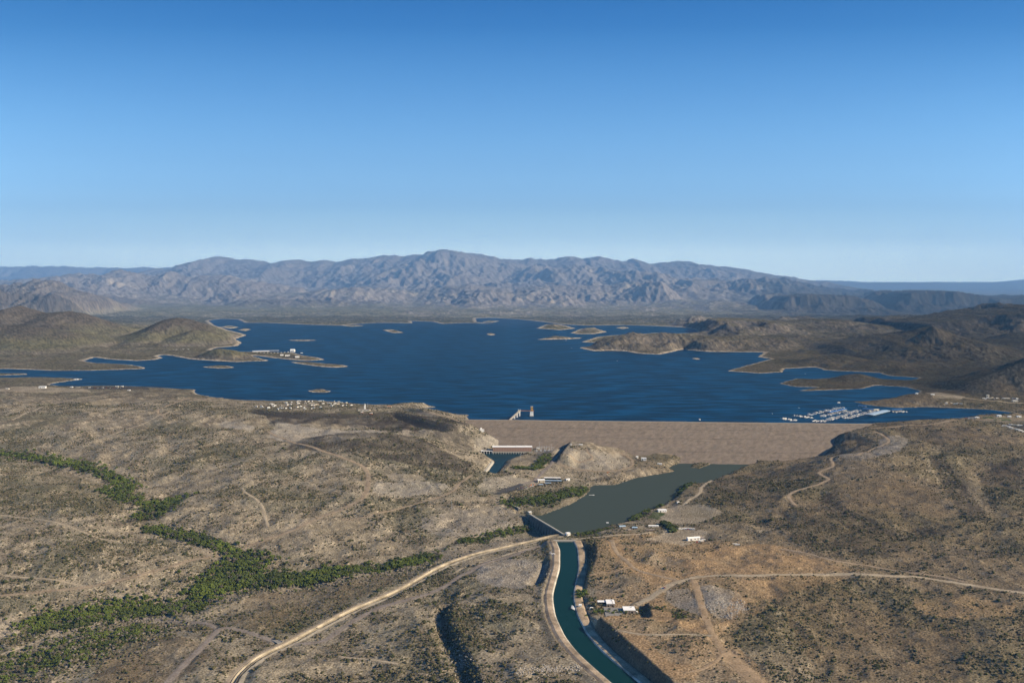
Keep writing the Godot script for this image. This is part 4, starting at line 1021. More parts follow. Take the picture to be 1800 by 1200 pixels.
func numbered(called: String) -> String:
	names[called] = names.get(called, -1) + 1
	return called if names[called] == 0 else "%s_%03d" % [called, names[called]]

func thing(called: String, label: String, category: String, where := Vector3.ZERO, turn := 0.0, group := "") -> Node3D:
	var o := Node3D.new()
	o.name = numbered(called)
	o.position = where
	o.rotation.y = turn
	add_child(o, true)
	return tagged(o, label, category, group)

func tagged(o: Node3D, label: String, category: String, group := "") -> Node3D:
	o.set_meta("label", label)
	o.set_meta("category", category)
	if group:
		o.set_meta("group", group)
	return o

func part(parent: Node, called: String, mesh: Mesh, material: Material) -> MeshInstance3D:
	var o := MeshInstance3D.new()
	o.name = called
	o.mesh = mesh
	o.material_override = material
	parent.add_child(o, true)
	return o

func single(called: String, mesh: Mesh, material: Material, label: String, category: String, group := "") -> MeshInstance3D:
	var o := part(self, numbered(called), mesh, material)
	tagged(o, label, category, group)
	return o

func structure(called: String, mesh: Mesh, material: Material) -> MeshInstance3D:
	var o := part(self, numbered(called), mesh, material)
	o.set_meta("kind", "structure")
	return o

func copy(source: Node3D, where: Vector3, turn: float, label := "", size := 1.0) -> Node3D:
	var o: Node3D = source.duplicate()
	o.name = numbered(String(source.name))
	add_child(o, true)
	o.position = where
	o.rotation.y = turn
	o.scale = Vector3.ONE * size
	if label:
		o.set_meta("label", label)
	return o

func on_ground(x: float, z: float, lift := 0.0) -> Vector3:
	return Vector3(x, ground(x, z) + lift, z)

# a ribbon swept along a path: offsets to the right of it and heights; levels are added to the heights
func ribbon(p: PackedVector2Array, levels: PackedFloat32Array, section: Array, tone := Color.WHITE) -> ArrayMesh:
	var st := SurfaceTool.new()
	st.begin(Mesh.PRIMITIVE_TRIANGLES)
	var n := section.size()
	var v := PackedVector3Array()
	for i in p.size():
		var a := p[maxi(i - 1, 0)]
		var b := p[mini(i + 1, p.size() - 1)]
		var side := (b - a).normalized().orthogonal() * -1.0
		for s in section:
			var q: Vector2 = p[i] + side * s[0]
			v.append(Vector3(q.x, levels[i] + s[1], q.y))
	st.set_smooth_group(-1)
	for i in p.size() - 1:
		for j in n - 1:
			var k := i * n + j
			for t in [k, k + n, k + 1, k + 1, k + n, k + n + 1]:
				var w := v[t]
				var g := 1.0 + fine.get_noise_2d(w.x, w.z) * 0.5 + middle.get_noise_2d(w.x * 2.0, w.z * 2.0) * 0.5
				var q := Color(tone.r * g, tone.g * g, tone.b * g)
				st.set_color(q.linear_to_srgb())
				st.add_vertex(w)
	st.generate_normals()
	return st.commit()

func slab_on(outline: Array, lift: float) -> ArrayMesh:   # a paved sheet laid on the ground
	var p := points(outline)
	var st := SurfaceTool.new()
	st.begin(Mesh.PRIMITIVE_TRIANGLES)
	var index := Geometry2D.triangulate_polygon(p)
	var top := -1000.0
	for q in p:
		top = maxf(top, ground(q.x, q.y))
	for k in range(0, index.size(), 3):
		var t := [p[index[k]], p[index[k + 1]], p[index[k + 2]]]
		if (t[1] - t[0]).cross(t[2] - t[0]) < 0.0:
			t.reverse()
		for q in t:
			st.set_normal(Vector3.UP)
			st.add_vertex(Vector3(q.x, top + lift, q.y))
	return st.commit()

func paint() -> void:   # materials of the roads and the built things
	var grain := speckle(41, 0.05, 0.80, 1.0)
	var rubble := speckle(42, 0.11, 0.45, 1.0)
	for m in [["dirt", Color(0.30, 0.235, 0.165)], ["pale_dirt", Color(0.37, 0.31, 0.225)], ["orange_dirt", Color(0.335, 0.245, 0.155)], ["brown_road", Color(0.235, 0.200, 0.172)], ["berm", Color(0.36, 0.275, 0.185)], ["concrete", Color(0.44, 0.41, 0.35)], ["flume_concrete", Color(0.38, 0.33, 0.25)], ["asphalt", Color(0.07, 0.068, 0.066)], ["grey_paving", Color(0.27, 0.255, 0.235)]]:
		M[m[0]] = grained(m[1], grain, 30.0)
		M[m[0]].set_meta("linear", m[1])
	M.rockfill = grained(Color.WHITE, rubble, 34.0, 1.0)
	M.rockfill.vertex_color_use_as_albedo = true
	M.rockfill.vertex_color_is_srgb = true
	M.riprap = grained(Color(0.30, 0.27, 0.24), rubble, 18.0, 1.0)
	M.old_concrete = grained(Color(0.21, 0.19, 0.165), speckle(43, 0.04, 0.55, 1.0), 24.0)
	M.white = plain(Color(0.74, 0.72, 0.68), 0.6)
	M.cream = plain(Color(0.56, 0.50, 0.40), 0.7)
	M.roof = plain(Color(0.80, 0.79, 0.76), 0.7)
	M.grey_wall = plain(Color(0.27, 0.225, 0.19), 0.85)
	M.panel = plain(Color(0.38, 0.235, 0.165), 0.8)
	M.panel_dark = plain(Color(0.24, 0.145, 0.105), 0.8)
	M.dark = plain(Color(0.018, 0.018, 0.020), 0.6)
	M.glass = plain(Color(0.03, 0.04, 0.05), 0.15)
	M.steel = plain(Color(0.36, 0.37, 0.38), 0.5)
	M.blue_roof = plain(Color(0.070, 0.165, 0.37), 0.6)
	M.pale_blue_roof = plain(Color(0.30, 0.40, 0.50), 0.6)
	M.ochre = plain(Color(0.46, 0.27, 0.09), 0.7)
	M.rust = plain(Color(0.34, 0.16, 0.08), 0.8)
	M.orange = plain(Color(0.60, 0.20, 0.06), 0.6)
	M.tyre = plain(Color(0.02, 0.02, 0.02), 0.9)
	M.blue = plain(Color(0.05, 0.11, 0.28), 0.4)
	M.red = plain(Color(0.36, 0.05, 0.04), 0.4)
	M.silver = plain(Color(0.42, 0.43, 0.44), 0.35)
	M.green_cloth = plain(Color(0.10, 0.24, 0.16), 0.7)
	M.wood = plain(Color(0.17, 0.12, 0.08), 0.9)
	M.deck = plain(Color(0.38, 0.34, 0.29), 0.9)
	for m in [["leaf", Color(0.117, 0.153, 0.034)], ["leaf_light", Color(0.163, 0.189, 0.052)], ["leaf_dark", Color(0.081, 0.104, 0.036)]]:
		M[m[0]] = grained(m[1], rubble, 9.0, 0.9)
		M[m[0]].metallic_specular = 0.1
		M[m[0]].backlight = Color(0.12, 0.14, 0.04)
	M.foliage = grained(Color.WHITE, rubble, 9.0, 0.9)
	M.foliage.vertex_color_use_as_albedo = true
	M.foliage.metallic_specular = 0.1
	M.foliage.backlight = Color(0.12, 0.14, 0.04)
	M.scrub = plain(Color.WHITE, 1.0)
	M.scrub.vertex_color_use_as_albedo = true
	M.scrub.metallic_specular = 0.05

# ---------------------------------------------------------------- the earthfill dam and what stands round it
const DAM_LEFT := Vector2(-190, -3984)
const DAM_RIGHT := Vector2(1400, -3866)

func build_dam() -> void:
	var along := (DAM_RIGHT - DAM_LEFT).normalized()
	var out := along.orthogonal()
	if out.y < 0.0:
		out = -out
	var length := DAM_LEFT.distance_to(DAM_RIGHT)
	var dam := thing("earthfill_dam", "long straight tan rockfill dam holding back the blue lake", "dam", Vector3(DAM_LEFT.x, 0, DAM_LEFT.y))
	# the downstream face, with one narrow bench, a little uneven as dumped rock is
	var section := [[-11.0, 5.2], [-4.5, 6.0], [4.5, 6.0], [5.5, 5.0]]
	for i in 15:
		section.append([5.5 + (i + 1) * 8.1, 5.0 - (i + 1) * 2.8])
	section.append([132.0, -37.2])
	for i in 24:
		section.append([132.0 + (i + 1) * 8.1, -37.2 - (i + 1) * 2.85])
	for piece in [["embankment", 3, section.size() - 1, M.rockfill], ["crest_road", 0, 3, M.dirt]]:
		var st := SurfaceTool.new()
		st.begin(Mesh.PRIMITIVE_TRIANGLES)
		st.set_smooth_group(-1 if piece[0] == "crest_road" else 0)
		var n: int = piece[2] - piece[1] + 1
		var v := PackedVector3Array()
		var tones := PackedColorArray()
		for i in 217:
			for j in range(piece[1], piece[2] + 1):
				var q: Vector2 = along * (length * i / 216.0) + out * section[j][0]
				var bump := 0.0 if j < 4 else unit.get_noise_2d(i * 1.7, j * 1.3) * 0.9 + unit.get_noise_2d(i * 0.21 + 50.0, j * 0.2) * 1.6
				v.append(Vector3(q.x, section[j][1] + bump, q.y))
				var tone := 1.0 + unit.get_noise_2d(i * 0.05, j * 0.5 + 70.0) * 0.14 + unit.get_noise_2d(i * 0.35, j * 0.4 + 30.0) * 0.22 + rng.randf_range(-0.13, 0.13) * (0.55 if i > 144 and i < 157 and j > 36 and j < 41 else 1.0) - (0.16 if j == 19 or j == 10 or j == 31 else 0.0)
				tones.append(Color(0.335 * tone, 0.268 * tone, 0.205 * tone))
		for i in 216:
			for j in n - 1:
				var k := i * n + j
				for t in [k, k + 1, k + n, k + n, k + 1, k + n + 1]:
					st.set_color(tones[t].linear_to_srgb())
					st.add_vertex(v[t])
		st.generate_normals()
		part(dam, piece[0], st.commit(), piece[3])
	var slope := Shape.new()
	var a := along * length
	slope.face([Vector3(0, 5.2, 0) - Vector3(out.x, 0, out.y) * 11.0, Vector3(a.x, 5.2, a.y) - Vector3(out.x, 0, out.y) * 11.0, Vector3(a.x, -5.0, a.y) - Vector3(out.x, 0, out.y) * 42.0, Vector3(0, -5.0, 0) - Vector3(out.x, 0, out.y) * 42.0], Vector3(0, -60, 0))
	part(dam, "upstream_riprap", slope.done(), M.riprap)
	var rail := Shape.new()
	rail.at = Transform3D(Basis(Vector3.UP, -along.angle()), Vector3.ZERO)
	rail.box(Vector3(length / 2, 6.5, -4.2), Vector3(length, 0.9, 0.3))
	part(dam, "guard_wall", rail.done(), M.concrete)

func build_intake() -> void:
	var tower := thing("intake_tower", "pale concrete intake tower with ochre hoist house standing in the lake", "tower", Vector3(82, 0, -4139))
	part(tower, "shaft", Shape.new().taper(Vector3(0, -8, 0), Vector2(15, 15), Vector2(13.5, 13.5), 29).done(), M.white)
	part(tower, "base_ring", Shape.new().box(Vector3(0, 0.8, 0), Vector3(17, 2.4, 17)).done(), M.concrete)
	part(tower, "deck", Shape.new().box(Vector3(-1, 21.7, 0), Vector3(21, 1.4, 18)).done(), M.rust)
	part(tower, "hoist_house", Shape.new().box(Vector3(0.5, 30.4, 0), Vector3(9, 16, 9)).done(), M.ochre)
	part(tower, "roof", Shape.new().box(Vector3(0.5, 38.9, 0), Vector3(10.5, 1.0, 10.5)).done(), M.cream)
	part(tower, "door", Shape.new().box(Vector3(-1, 24.2, 4.6), Vector3(2.2, 3.6, 0.3)).done(), M.dark)
	for s in [-1, 1]:
		part(tower, "window", Shape.new().box(Vector3(0.5 + s * 2.2, 33.5, 4.6), Vector3(1.6, 2.2, 0.3)).done(), M.glass)
	var bridge := thing("access_bridge", "concrete service bridge climbing from the dam crest to the intake tower", "bridge", Vector3(-8, 0, -3984))
	var from := Vector3(0, 6.3, 0)
	var elbow := Vector3(41, 22.4, -155)
	var s := Shape.new()
	var side := (elbow - from).cross(Vector3.UP).normalized() * 3.6
	for t in [[from, elbow]]:
		var down := Vector3(0, -1.8, 0)
		s.loft([[t[0] - side, t[0] + side, t[0] + side + down, t[0] - side + down], [t[1] - side, t[1] + side, t[1] + side + down, t[1] - side + down]])
	part(bridge, "ramp", s.done(), M.concrete)
	for r in [-1, 1]:
		var rail := Shape.new()
		rail.loft([[from + side * r, from + side * r * 0.93, from + side * r * 0.93 + Vector3(0, 1.1, 0), from + side * r + Vector3(0, 1.1, 0)], [elbow + side * r, elbow + side * r * 0.93, elbow + side * r * 0.93 + Vector3(0, 1.1, 0), elbow + side * r + Vector3(0, 1.1, 0)]])
		part(bridge, "parapet", rail.done(), M.concrete)
	for t in [0.45, 0.72, 0.98]:
		var p := from.lerp(elbow, t)
		part(bridge, "pier", Shape.new().taper(Vector3(p.x, -9, p.z), Vector2(6.5, 4.5), Vector2(5, 3.4), p.y + 7.4).done(), M.white)
	part(bridge, "span", Shape.new().box(Vector3(61, 22.0, -155), Vector3(46, 2.2, 5)).done(), M.rust)
	part(bridge, "landing", Shape.new().box(Vector3(39, 23.0, -155), Vector3(12, 2.6, 11)).done(), M.concrete)
	for x in [33.5, 37.5, 43.0]:
		part(bridge, "lamp_post", Shape.new().rod(Vector3(x, 24, -153), Vector3(x, 29.5, -153), 0.4, 0.3).done(), M.white)

func build_plant() -> void:
	var plant := thing("pumping_plant", "long brown pumping plant with flat white roof on the forebay", "power plant", Vector3(1, -78, -3706))
	part(plant, "base", Shape.new().box(Vector3(0, 2.0, 0), Vector3(146, 12, 26)).done(), M.concrete)
	part(plant, "wall", Shape.new().box(Vector3(0, 15.5, 0), Vector3(145, 15.4, 25)).done(), M.panel_dark)
	part(plant, "roof", Shape.new().box(Vector3(0, 24.0, -1), Vector3(148, 1.4, 29)).done(), M.roof)
	part(plant, "end_wall", Shape.new().box(Vector3(73.4, 13.0, 0), Vector3(1.6, 21.0, 27)).done(), M.cream)
	for i in 24:
		part(plant, "wall_panel", Shape.new().box(Vector3(-69 + i * 6.0, 15.6, 12.7), Vector3(5.0, 14.6, 0.7)).done(), M.panel)
	for i in 13:
		part(plant, "pier", Shape.new().taper(Vector3(-70 + i * 9.4, -6, 16.5), Vector2(3.2, 8), Vector2(3.2, 4.5), 11.0).done(), M.concrete)
	for i in 12:
		part(plant, "draft_opening", Shape.new().box(Vector3(-65.3 + i * 9.4, 1.2, 13.3), Vector3(6.0, 4.4, 0.8)).done(), M.dark)
	for i in 4:
		part(plant, "roof_vent", Shape.new().box(Vector3(-52 + i * 34.0, 25.6, -6), Vector3(4, 1.8, 4)).done(), M.white)
	var gate := thing("gate_structure", "white framed gate bays with dark openings left of the brown pumping plant", "gate structure", Vector3(-94, -78, -3700))
	part(gate, "deck", Shape.new().box(Vector3(0, 9.4, 0), Vector3(43, 1.6, 18)).done(), M.white)
	part(gate, "back_wall", Shape.new().box(Vector3(0, 2.5, -7), Vector3(42, 13, 2)).done(), M.dark)
	for i in 5:
		part(gate, "pier", Shape.new().box(Vector3(-20 + i * 10.0, 1.2, 1), Vector3(2.2, 15, 15)).done(), M.white)
	for i in 4:
		part(gate, "steel_gate", Shape.new().box(Vector3(-15 + i * 10.0, 0.5, -3), Vector3(7.6, 9, 0.8)).done(), M.dark)
	part(gate, "hoist", Shape.new().box(Vector3(5, 11.6, -2), Vector3(30, 2.6, 5)).done(), M.grey_wall)
	# walls of the forebay
	var left := resampled([-128.8, -3695.1, -103.5, -3623.8, -79.0, -3544.0, -72.2, -3510.9, -82.0, -3415.2, -91.2, -3324.5, -97.3, -3276.2], 8.0)
	var flat := PackedFloat32Array()
	flat.resize(left.size())
	single("retaining_wall", ribbon(left, flat, [[9.0, -77.0], [6.0, -73.0], [0.0, -72.6], [-4.0, -72.8], [-4.2, -74.6], [-14.0, -82.0]]), M.concrete, "pale concrete retaining wall bent along the left side of the forebay", "retaining wall")
	var right := resampled([75.4, -3664.8, 45.9, -3652.9, 12.3, -3594.7, -12.1, -3527.3, -25.3, -3410.1, -34.3, -3339.5, -43.3, -3290.8, -59.7, -3262.3, -87.9, -3271.7], 8.0)
	flat.resize(right.size())
	structure("forebay_bank", ribbon(right, flat, [[-14.0, -74.6], [-4.0, -74.0], [0.0, -74.0], [10.0, -81.0]]), M.grey_paving)
	# the switchyard
	for i in 7:
		var spot := on_ground(100.0 + (i % 4) * 17.0, -3712.0 - (i / 4) * 22.0)
		var g := thing("steel_gantry", ["steel gantry closest to the plant in the front switchyard row", "second steel gantry from the plant in the front switchyard row", "third steel gantry from the plant in the front switchyard row", "steel gantry at the far end of the front switchyard row", "steel gantry closest to the plant in the rear switchyard row", "middle steel gantry in the rear switchyard row", "steel gantry at the far end of the rear switchyard row"][i], "gantry", spot, 0.0, "switchyard gantries")
		for s in [-1, 1]:
			part(g, "post", Shape.new().rod(Vector3(s * 6.0, -1, 0), Vector3(s * 6.0, 13, 0), 0.45, 0.3, 4).done(), M.steel)
		part(g, "crossbeam", Shape.new().box(Vector3(0, 11.5, 0), Vector3(13.5, 0.9, 0.9)).done(), M.steel)
		for k in 3:
			part(g, "insulator", Shape.new().rod(Vector3(-4 + k * 4.0, 11, 0), Vector3(-4 + k * 4.0, 8.8, 0), 0.3, 0.2, 5).done(), M.cream)
	for i in 5:
		var t := thing("transformer", ["transformer nearest the plant wall in the switchyard", "second transformer from the plant wall", "third transformer from the plant wall", "fourth transformer from the plant wall", "transformer farthest from the plant wall"][i], "transformer", on_ground(92.0 + i * 15.0, -3700.0), 0.0, "switchyard transformers")
		part(t, "tank", Shape.new().box(Vector3(0, 2.4, 0), Vector3(6, 5, 4)).done(), M.steel)
		part(t, "radiator", Shape.new().box(Vector3(0, 2.2, 2.6), Vector3(5, 3.6, 1)).done(), M.silver)
		for k in 3:
			part(t, "bushing", Shape.new().rod(Vector3(-2 + k * 2.0, 4.9, 0), Vector3(-2 + k * 2.0, 7.4, 0), 0.3, 0.15, 5).done(), M.cream)
	house("control_house", "small white control house at the left of the switchyard", on_ground(98, -3736), 0.0, Vector3(12, 6, 9), "cream", "roof", 0.0)
	for i in 3:
		mast(on_ground([146.0, 104.0, 30.0][i], [-3690.0, -3750.0, -3480.0][i]), 26.0, ["slim steel mast at the right end of the switchyard", "slim steel mast behind the control house", "lone slim mast below the pumping plant terrace"][i])

func mast(where: Vector3, tall: float, label: String) -> void:
	var m := thing("steel_mast", label, "mast", where, 0.0, "slim steel masts")
	part(m, "pole", Shape.new().rod(Vector3(0, -1, 0), Vector3(0, tall, 0), 0.55, 0.3, 6).done(), M.steel)
	part(m, "crossarm", Shape.new().box(Vector3(0, tall - 2.0, 0), Vector3(5, 0.5, 0.5)).done(), M.steel)

func house(called: String, label: String, where: Vector3, turn: float, size: Vector3, wall: String, roof: String, pitch: float, group := "", category := "building") -> Node3D:
	var h := thing(called, label, category, where, turn, group)
	part(h, "wall", Shape.new().box(Vector3(0, size.y / 2 - 0.6, 0), Vector3(size.x, size.y + 1.2, size.z)).done(), M[wall])
	if pitch > 0.0:
		part(h, "roof", Shape.new().gable(Vector3(0, size.y + 0.32, 0), Vector3(size.x + 1.0, 0.3, size.z + 1.2), pitch).done(), M[roof])
	else:
		part(h, "roof", Shape.new().box(Vector3(0, size.y + 0.25, 0), Vector3(size.x + 0.6, 0.5, size.z + 0.6)).done(), M[roof])
	part(h, "door", Shape.new().box(Vector3(-size.x * 0.25, size.y * 0.36, size.z / 2 + 0.06), Vector3(minf(3.0, size.x * 0.22), size.y * 0.72, 0.16)).done(), M.dark)
	for i in 2:
		part(h, "window", Shape.new().box(Vector3(size.x * (0.08 + 0.25 * i), size.y * 0.6, size.z / 2 + 0.06), Vector3(size.x * 0.12, size.y * 0.28, 0.14)).done(), M.glass)
	return h

func build_old_dam() -> void:
	var spots := [[[49.8, -2811.0, 135.8, -2583.2], "tall dark concrete dam wall closing the grey green basin", 30.0, 13], [[-20.3, -2955.4, 19.7, -2871.1], "short dark concrete spillway wall at the upper end of the old dam", 13.0, 6]]
	for i in 2:
		var p := points(spots[i][0])
		var run := p[1] - p[0]
		var tall: float = spots[i][2]
		var wall := thing("concrete_dam" if i == 0 else "spillway_wall", spots[i][1], "dam", Vector3(p[0].x, -94.0 + 3.0 * i, p[0].y), -run.angle())
		var l := run.length()
		# own x runs along the wall; +z looks downstream
		part(wall, "wall", Shape.new().loft([[Vector3(-4, 0, -2.5), Vector3(-4, 0, 2.5), Vector3(-4, -tall, 9), Vector3(-4, -tall, -4)], [Vector3(l + 4, 0, -2.5), Vector3(l + 4, 0, 2.5), Vector3(l + 4, -tall, 9), Vector3(l + 4, -tall, -4)]]).done(), M.old_concrete)
		part(wall, "crest_walk", Shape.new().box(Vector3(l / 2, 0.35, 0), Vector3(l + 8, 0.7, 6.4)).done(), M.concrete)
		part(wall, "parapet", Shape.new().box(Vector3(l / 2, 1.3, 2.9), Vector3(l + 8, 1.2, 0.5)).done(), M.concrete)
		for k in spots[i][3]:
			var x: float = (k + 0.5) * l / spots[i][3]
			part(wall, "buttress", Shape.new().loft([[Vector3(x - 1, -1.5, 2.4), Vector3(x - 1, -1.5, 3.6), Vector3(x - 1, -tall, 13), Vector3(x - 1, -tall, 8)], [Vector3(x + 1, -1.5, 2.4), Vector3(x + 1, -1.5, 3.6), Vector3(x + 1, -tall, 13), Vector3(x + 1, -tall, 8)]]).done(), M.old_concrete)
	var ends := points([50.6, -2813.6, 138.9, -2585.1])
	house("gate_house", "small pale gate house at the upper end of the dark old dam", Vector3(ends[0].x, -93.2, ends[0].y), 0.5, Vector3(9, 5, 7), "concrete", "roof", 0.0)
	house("gate_house", "small white gate house where the old dam meets the canal head", Vector3(ends[1].x + 6, -94.5, ends[1].y + 2), 0.5, Vector3(11, 6, 8), "white", "roof", 0.0)

func build_canal() -> void:
	var p := resampled(CANAL, 8.0)
	var flat := PackedFloat32Array()
	flat.resize(p.size())
	structure("canal_water", ribbon(p, flat, [[-20.4, -84.0], [0.0, -84.0], [20.4, -84.0]]), M.canal)
	structure("canal_lining", ribbon(p, flat, [[-15.0, -88.0], [-19.0, -85.3], [-22.6, -81.8], [-24.0, -81.75]], Color(0.46, 0.42, 0.35)), M.track)
	structure("canal_lining", ribbon(p, flat, [[24.0, -81.75], [22.6, -81.8], [19.0, -85.3], [15.0, -88.0]], Color(0.46, 0.42, 0.35)), M.track)
	structure("canal_bank_road", ribbon(p, flat, [[-46.0, -84.5], [-37.0, -81.0], [-33.0, -80.9], [-27.0, -81.1], [-24.0, -81.4]], Color(0.39, 0.30, 0.205)), M.track)
	structure("canal_bank_road", ribbon(p, flat, [[24.0, -81.4], [28.0, -81.1], [34.0, -81.0], [43.0, -84.5]], Color(0.37, 0.29, 0.205)), M.track)
	var head := p[0]
	var cap := Shape.new()
	cap.box(Vector3(head.x, -83.0, head.y - 2.0), Vector3(58, 5, 6))
	single("canal_headwall", cap.done(), M.concrete, "concrete headwall across the upper end of the canal", "wall")
	var f := resampled(FLUME, 8.0)
	var levels := flume_levels(f)
	structure("flume_bank", worn(offset_path(f, -9.5), 6.0, Color(0.44, 0.38, 0.28)), M.track)
	single("concrete_flume", ribbon(f, levels, [[-4.5, 0.6], [-3.9, 0.6], [-2.2, -2.8], [2.2, -2.8], [3.4, 0.6], [4.0, 0.6]], Color(0.40, 0.345, 0.26)), M.track, "pale empty concrete flume winding from the old dam to the bottom edge", "flume")
	structure("flume_bank", worn(offset_path(f, 8.0), 4.0, Color(0.33, 0.27, 0.20)), M.track)
	var at_ := points([-442.8, -1876.2])[0]
	var bridge := thing("road_bridge", "small concrete bridge carrying the paved road over the pale flume", "bridge", Vector3(at_.x, -114.6, at_.y), 0.75)
	part(bridge, "deck", Shape.new().box(Vector3(0, 1.4, 0), Vector3(11, 0.9, 22)).done(), M.grey_paving)
	for s in [-1, 1]:
		part(bridge, "parapet", Shape.new().box(Vector3(s * 5.6, 2.2, 0), Vector3(0.5, 1.4, 22)).done(), M.concrete)
	# white roofed buildings beside the canal
	var a := on_ground([195.5, -1966.7][0], [195.5, -1966.7][1])
	var b := on_ground([228.0, -1927.9][0], [228.0, -1927.9][1])
	shed("canal_office", "white roofed building with a dark carport beside the canal", a + Vector3(0, 0, -13), Vector3(16.5, 5.8, 25), true)
	shed("canal_workshop", "square white roofed workshop at the right end of the grey yard", b + Vector3(0, 0, -12), Vector3(23, 5.6, 23), false)
	structure("yard_paving", slab_on([180.5, -1962.1, 217.0, -1957.8, 220.9, -1932.8, 202.9, -1909.3, 179.6, -1904.6], 0.3), M.grey_paving)
	house("gate_house", "tiny white gate house on the right bank of the canal", on_ground([135.6, -1977.7][0], [135.6, -1977.7][1]), 0.0, Vector3(5.5, 6.5, 6), "white", "roof", 0.0)
	var tank := thing("water_tank", "low white tank on a concrete plinth left of the grey yard", "tank", on_ground([156.7, -1958.5][0], [156.7, -1958.5][1]))
	part(tank, "plinth", Shape.new().box(Vector3(0, 0.2, 0), Vector3(9, 1.2, 8)).done(), M.concrete)
	part(tank, "vessel", Shape.new().rod(Vector3(-3, 2, 0), Vector3(3, 2, 0), 1.5, 1.5, 10).done(), M.white)
	var screen := thing("trash_rack", "pale sloping intake rack on the right bank of the canal", "intake", on_ground([124.1, -1974.0][0], [124.1, -1974.0][1]), 1.45)
	screen.position.y = -82.5
	part(screen, "rack", Shape.new().loft([[Vector3(-9, -2, 3), Vector3(9, -2, 3), Vector3(9, 1.6, -4), Vector3(-9, 1.6, -4)], [Vector3(-9, -2.6, 3), Vector3(9, -2.6, 3), Vector3(9, 1.0, -4), Vector3(-9, 1.0, -4)]]).done(), M.silver)
	part(screen, "walkway", Shape.new().box(Vector3(0, 1.9, -5), Vector3(19, 0.5, 3)).done(), M.steel)
	var box := thing("storage_container", "white storage container at the right side of the square workshop", "container", on_ground([242.5, -1938.0][0], [242.5, -1938.0][1]), 0.1)
	part(box, "body", Shape.new().box(Vector3(0, 1.4, 0), Vector3(3.2, 2.8, 11)).done(), M.white)
	part(box, "door", Shape.new().box(Vector3(0, 1.4, 5.55), Vector3(2.8, 2.4, 0.12)).done(), M.silver)

func offset_path(p: PackedVector2Array, away: float) -> PackedVector2Array:
	var out := PackedVector2Array()
	for i in p.size():
		out.append(p[i] - (p[mini(i + 1, p.size() - 1)] - p[maxi(i - 1, 0)]).normalized().orthogonal() * away)
	return out

func shed(called: String, label: String, where: Vector3, size: Vector3, carport: bool) -> void:
	var h := thing(called, label, "building", where)
	part(h, "wall", Shape.new().box(Vector3(0, size.y / 2 - 0.8, 0), Vector3(size.x, size.y + 1.6, size.z)).done(), M.grey_wall)
	part(h, "roof", Shape.new().box(Vector3(0, size.y + 0.3, 0), Vector3(size.x + 0.4, 0.7, size.z + 0.4)).done(), M.roof)
	for i in 2:
		part(h, "door", Shape.new().box(Vector3(size.x * (-0.28 + 0.5 * i), 1.8, size.z / 2 + 0.1), Vector3(3.0, 3.6, 0.2)).done(), M.dark)
	part(h, "window", Shape.new().box(Vector3(0, 3.4, size.z / 2 + 0.1), Vector3(2.6, 1.3, 0.2)).done(), M.glass)
	part(h, "roof_unit", Shape.new().box(Vector3(size.x * 0.2, size.y + 1.3, -size.z * 0.2), Vector3(2.4, 1.4, 2.4)).done(), M.silver)
	if carport:
		part(h, "roof_joint", Shape.new().box(Vector3(size.x * 0.22, size.y + 0.75, 0), Vector3(0.8, 0.25, size.z)).done(), M.grey_wall)
		part(h, "carport_roof", Shape.new().box(Vector3(-size.x / 2 - 8.5, 4.6, -7), Vector3(16, 0.5, 11)).done(), M.roof)
		for s in [-16.0, -8.5]:
			for z in [-12.0, -2.0]:
				part(h, "post", Shape.new().box(Vector3(-size.x / 2 + s, 1.7, z), Vector3(0.5, 5.4, 0.5)).done(), M.steel)
		part(h, "carport_back", Shape.new().box(Vector3(-size.x / 2 - 8.5, 2.0, -12.4), Vector3(16, 5, 0.4)).done(), M.grey_wall)

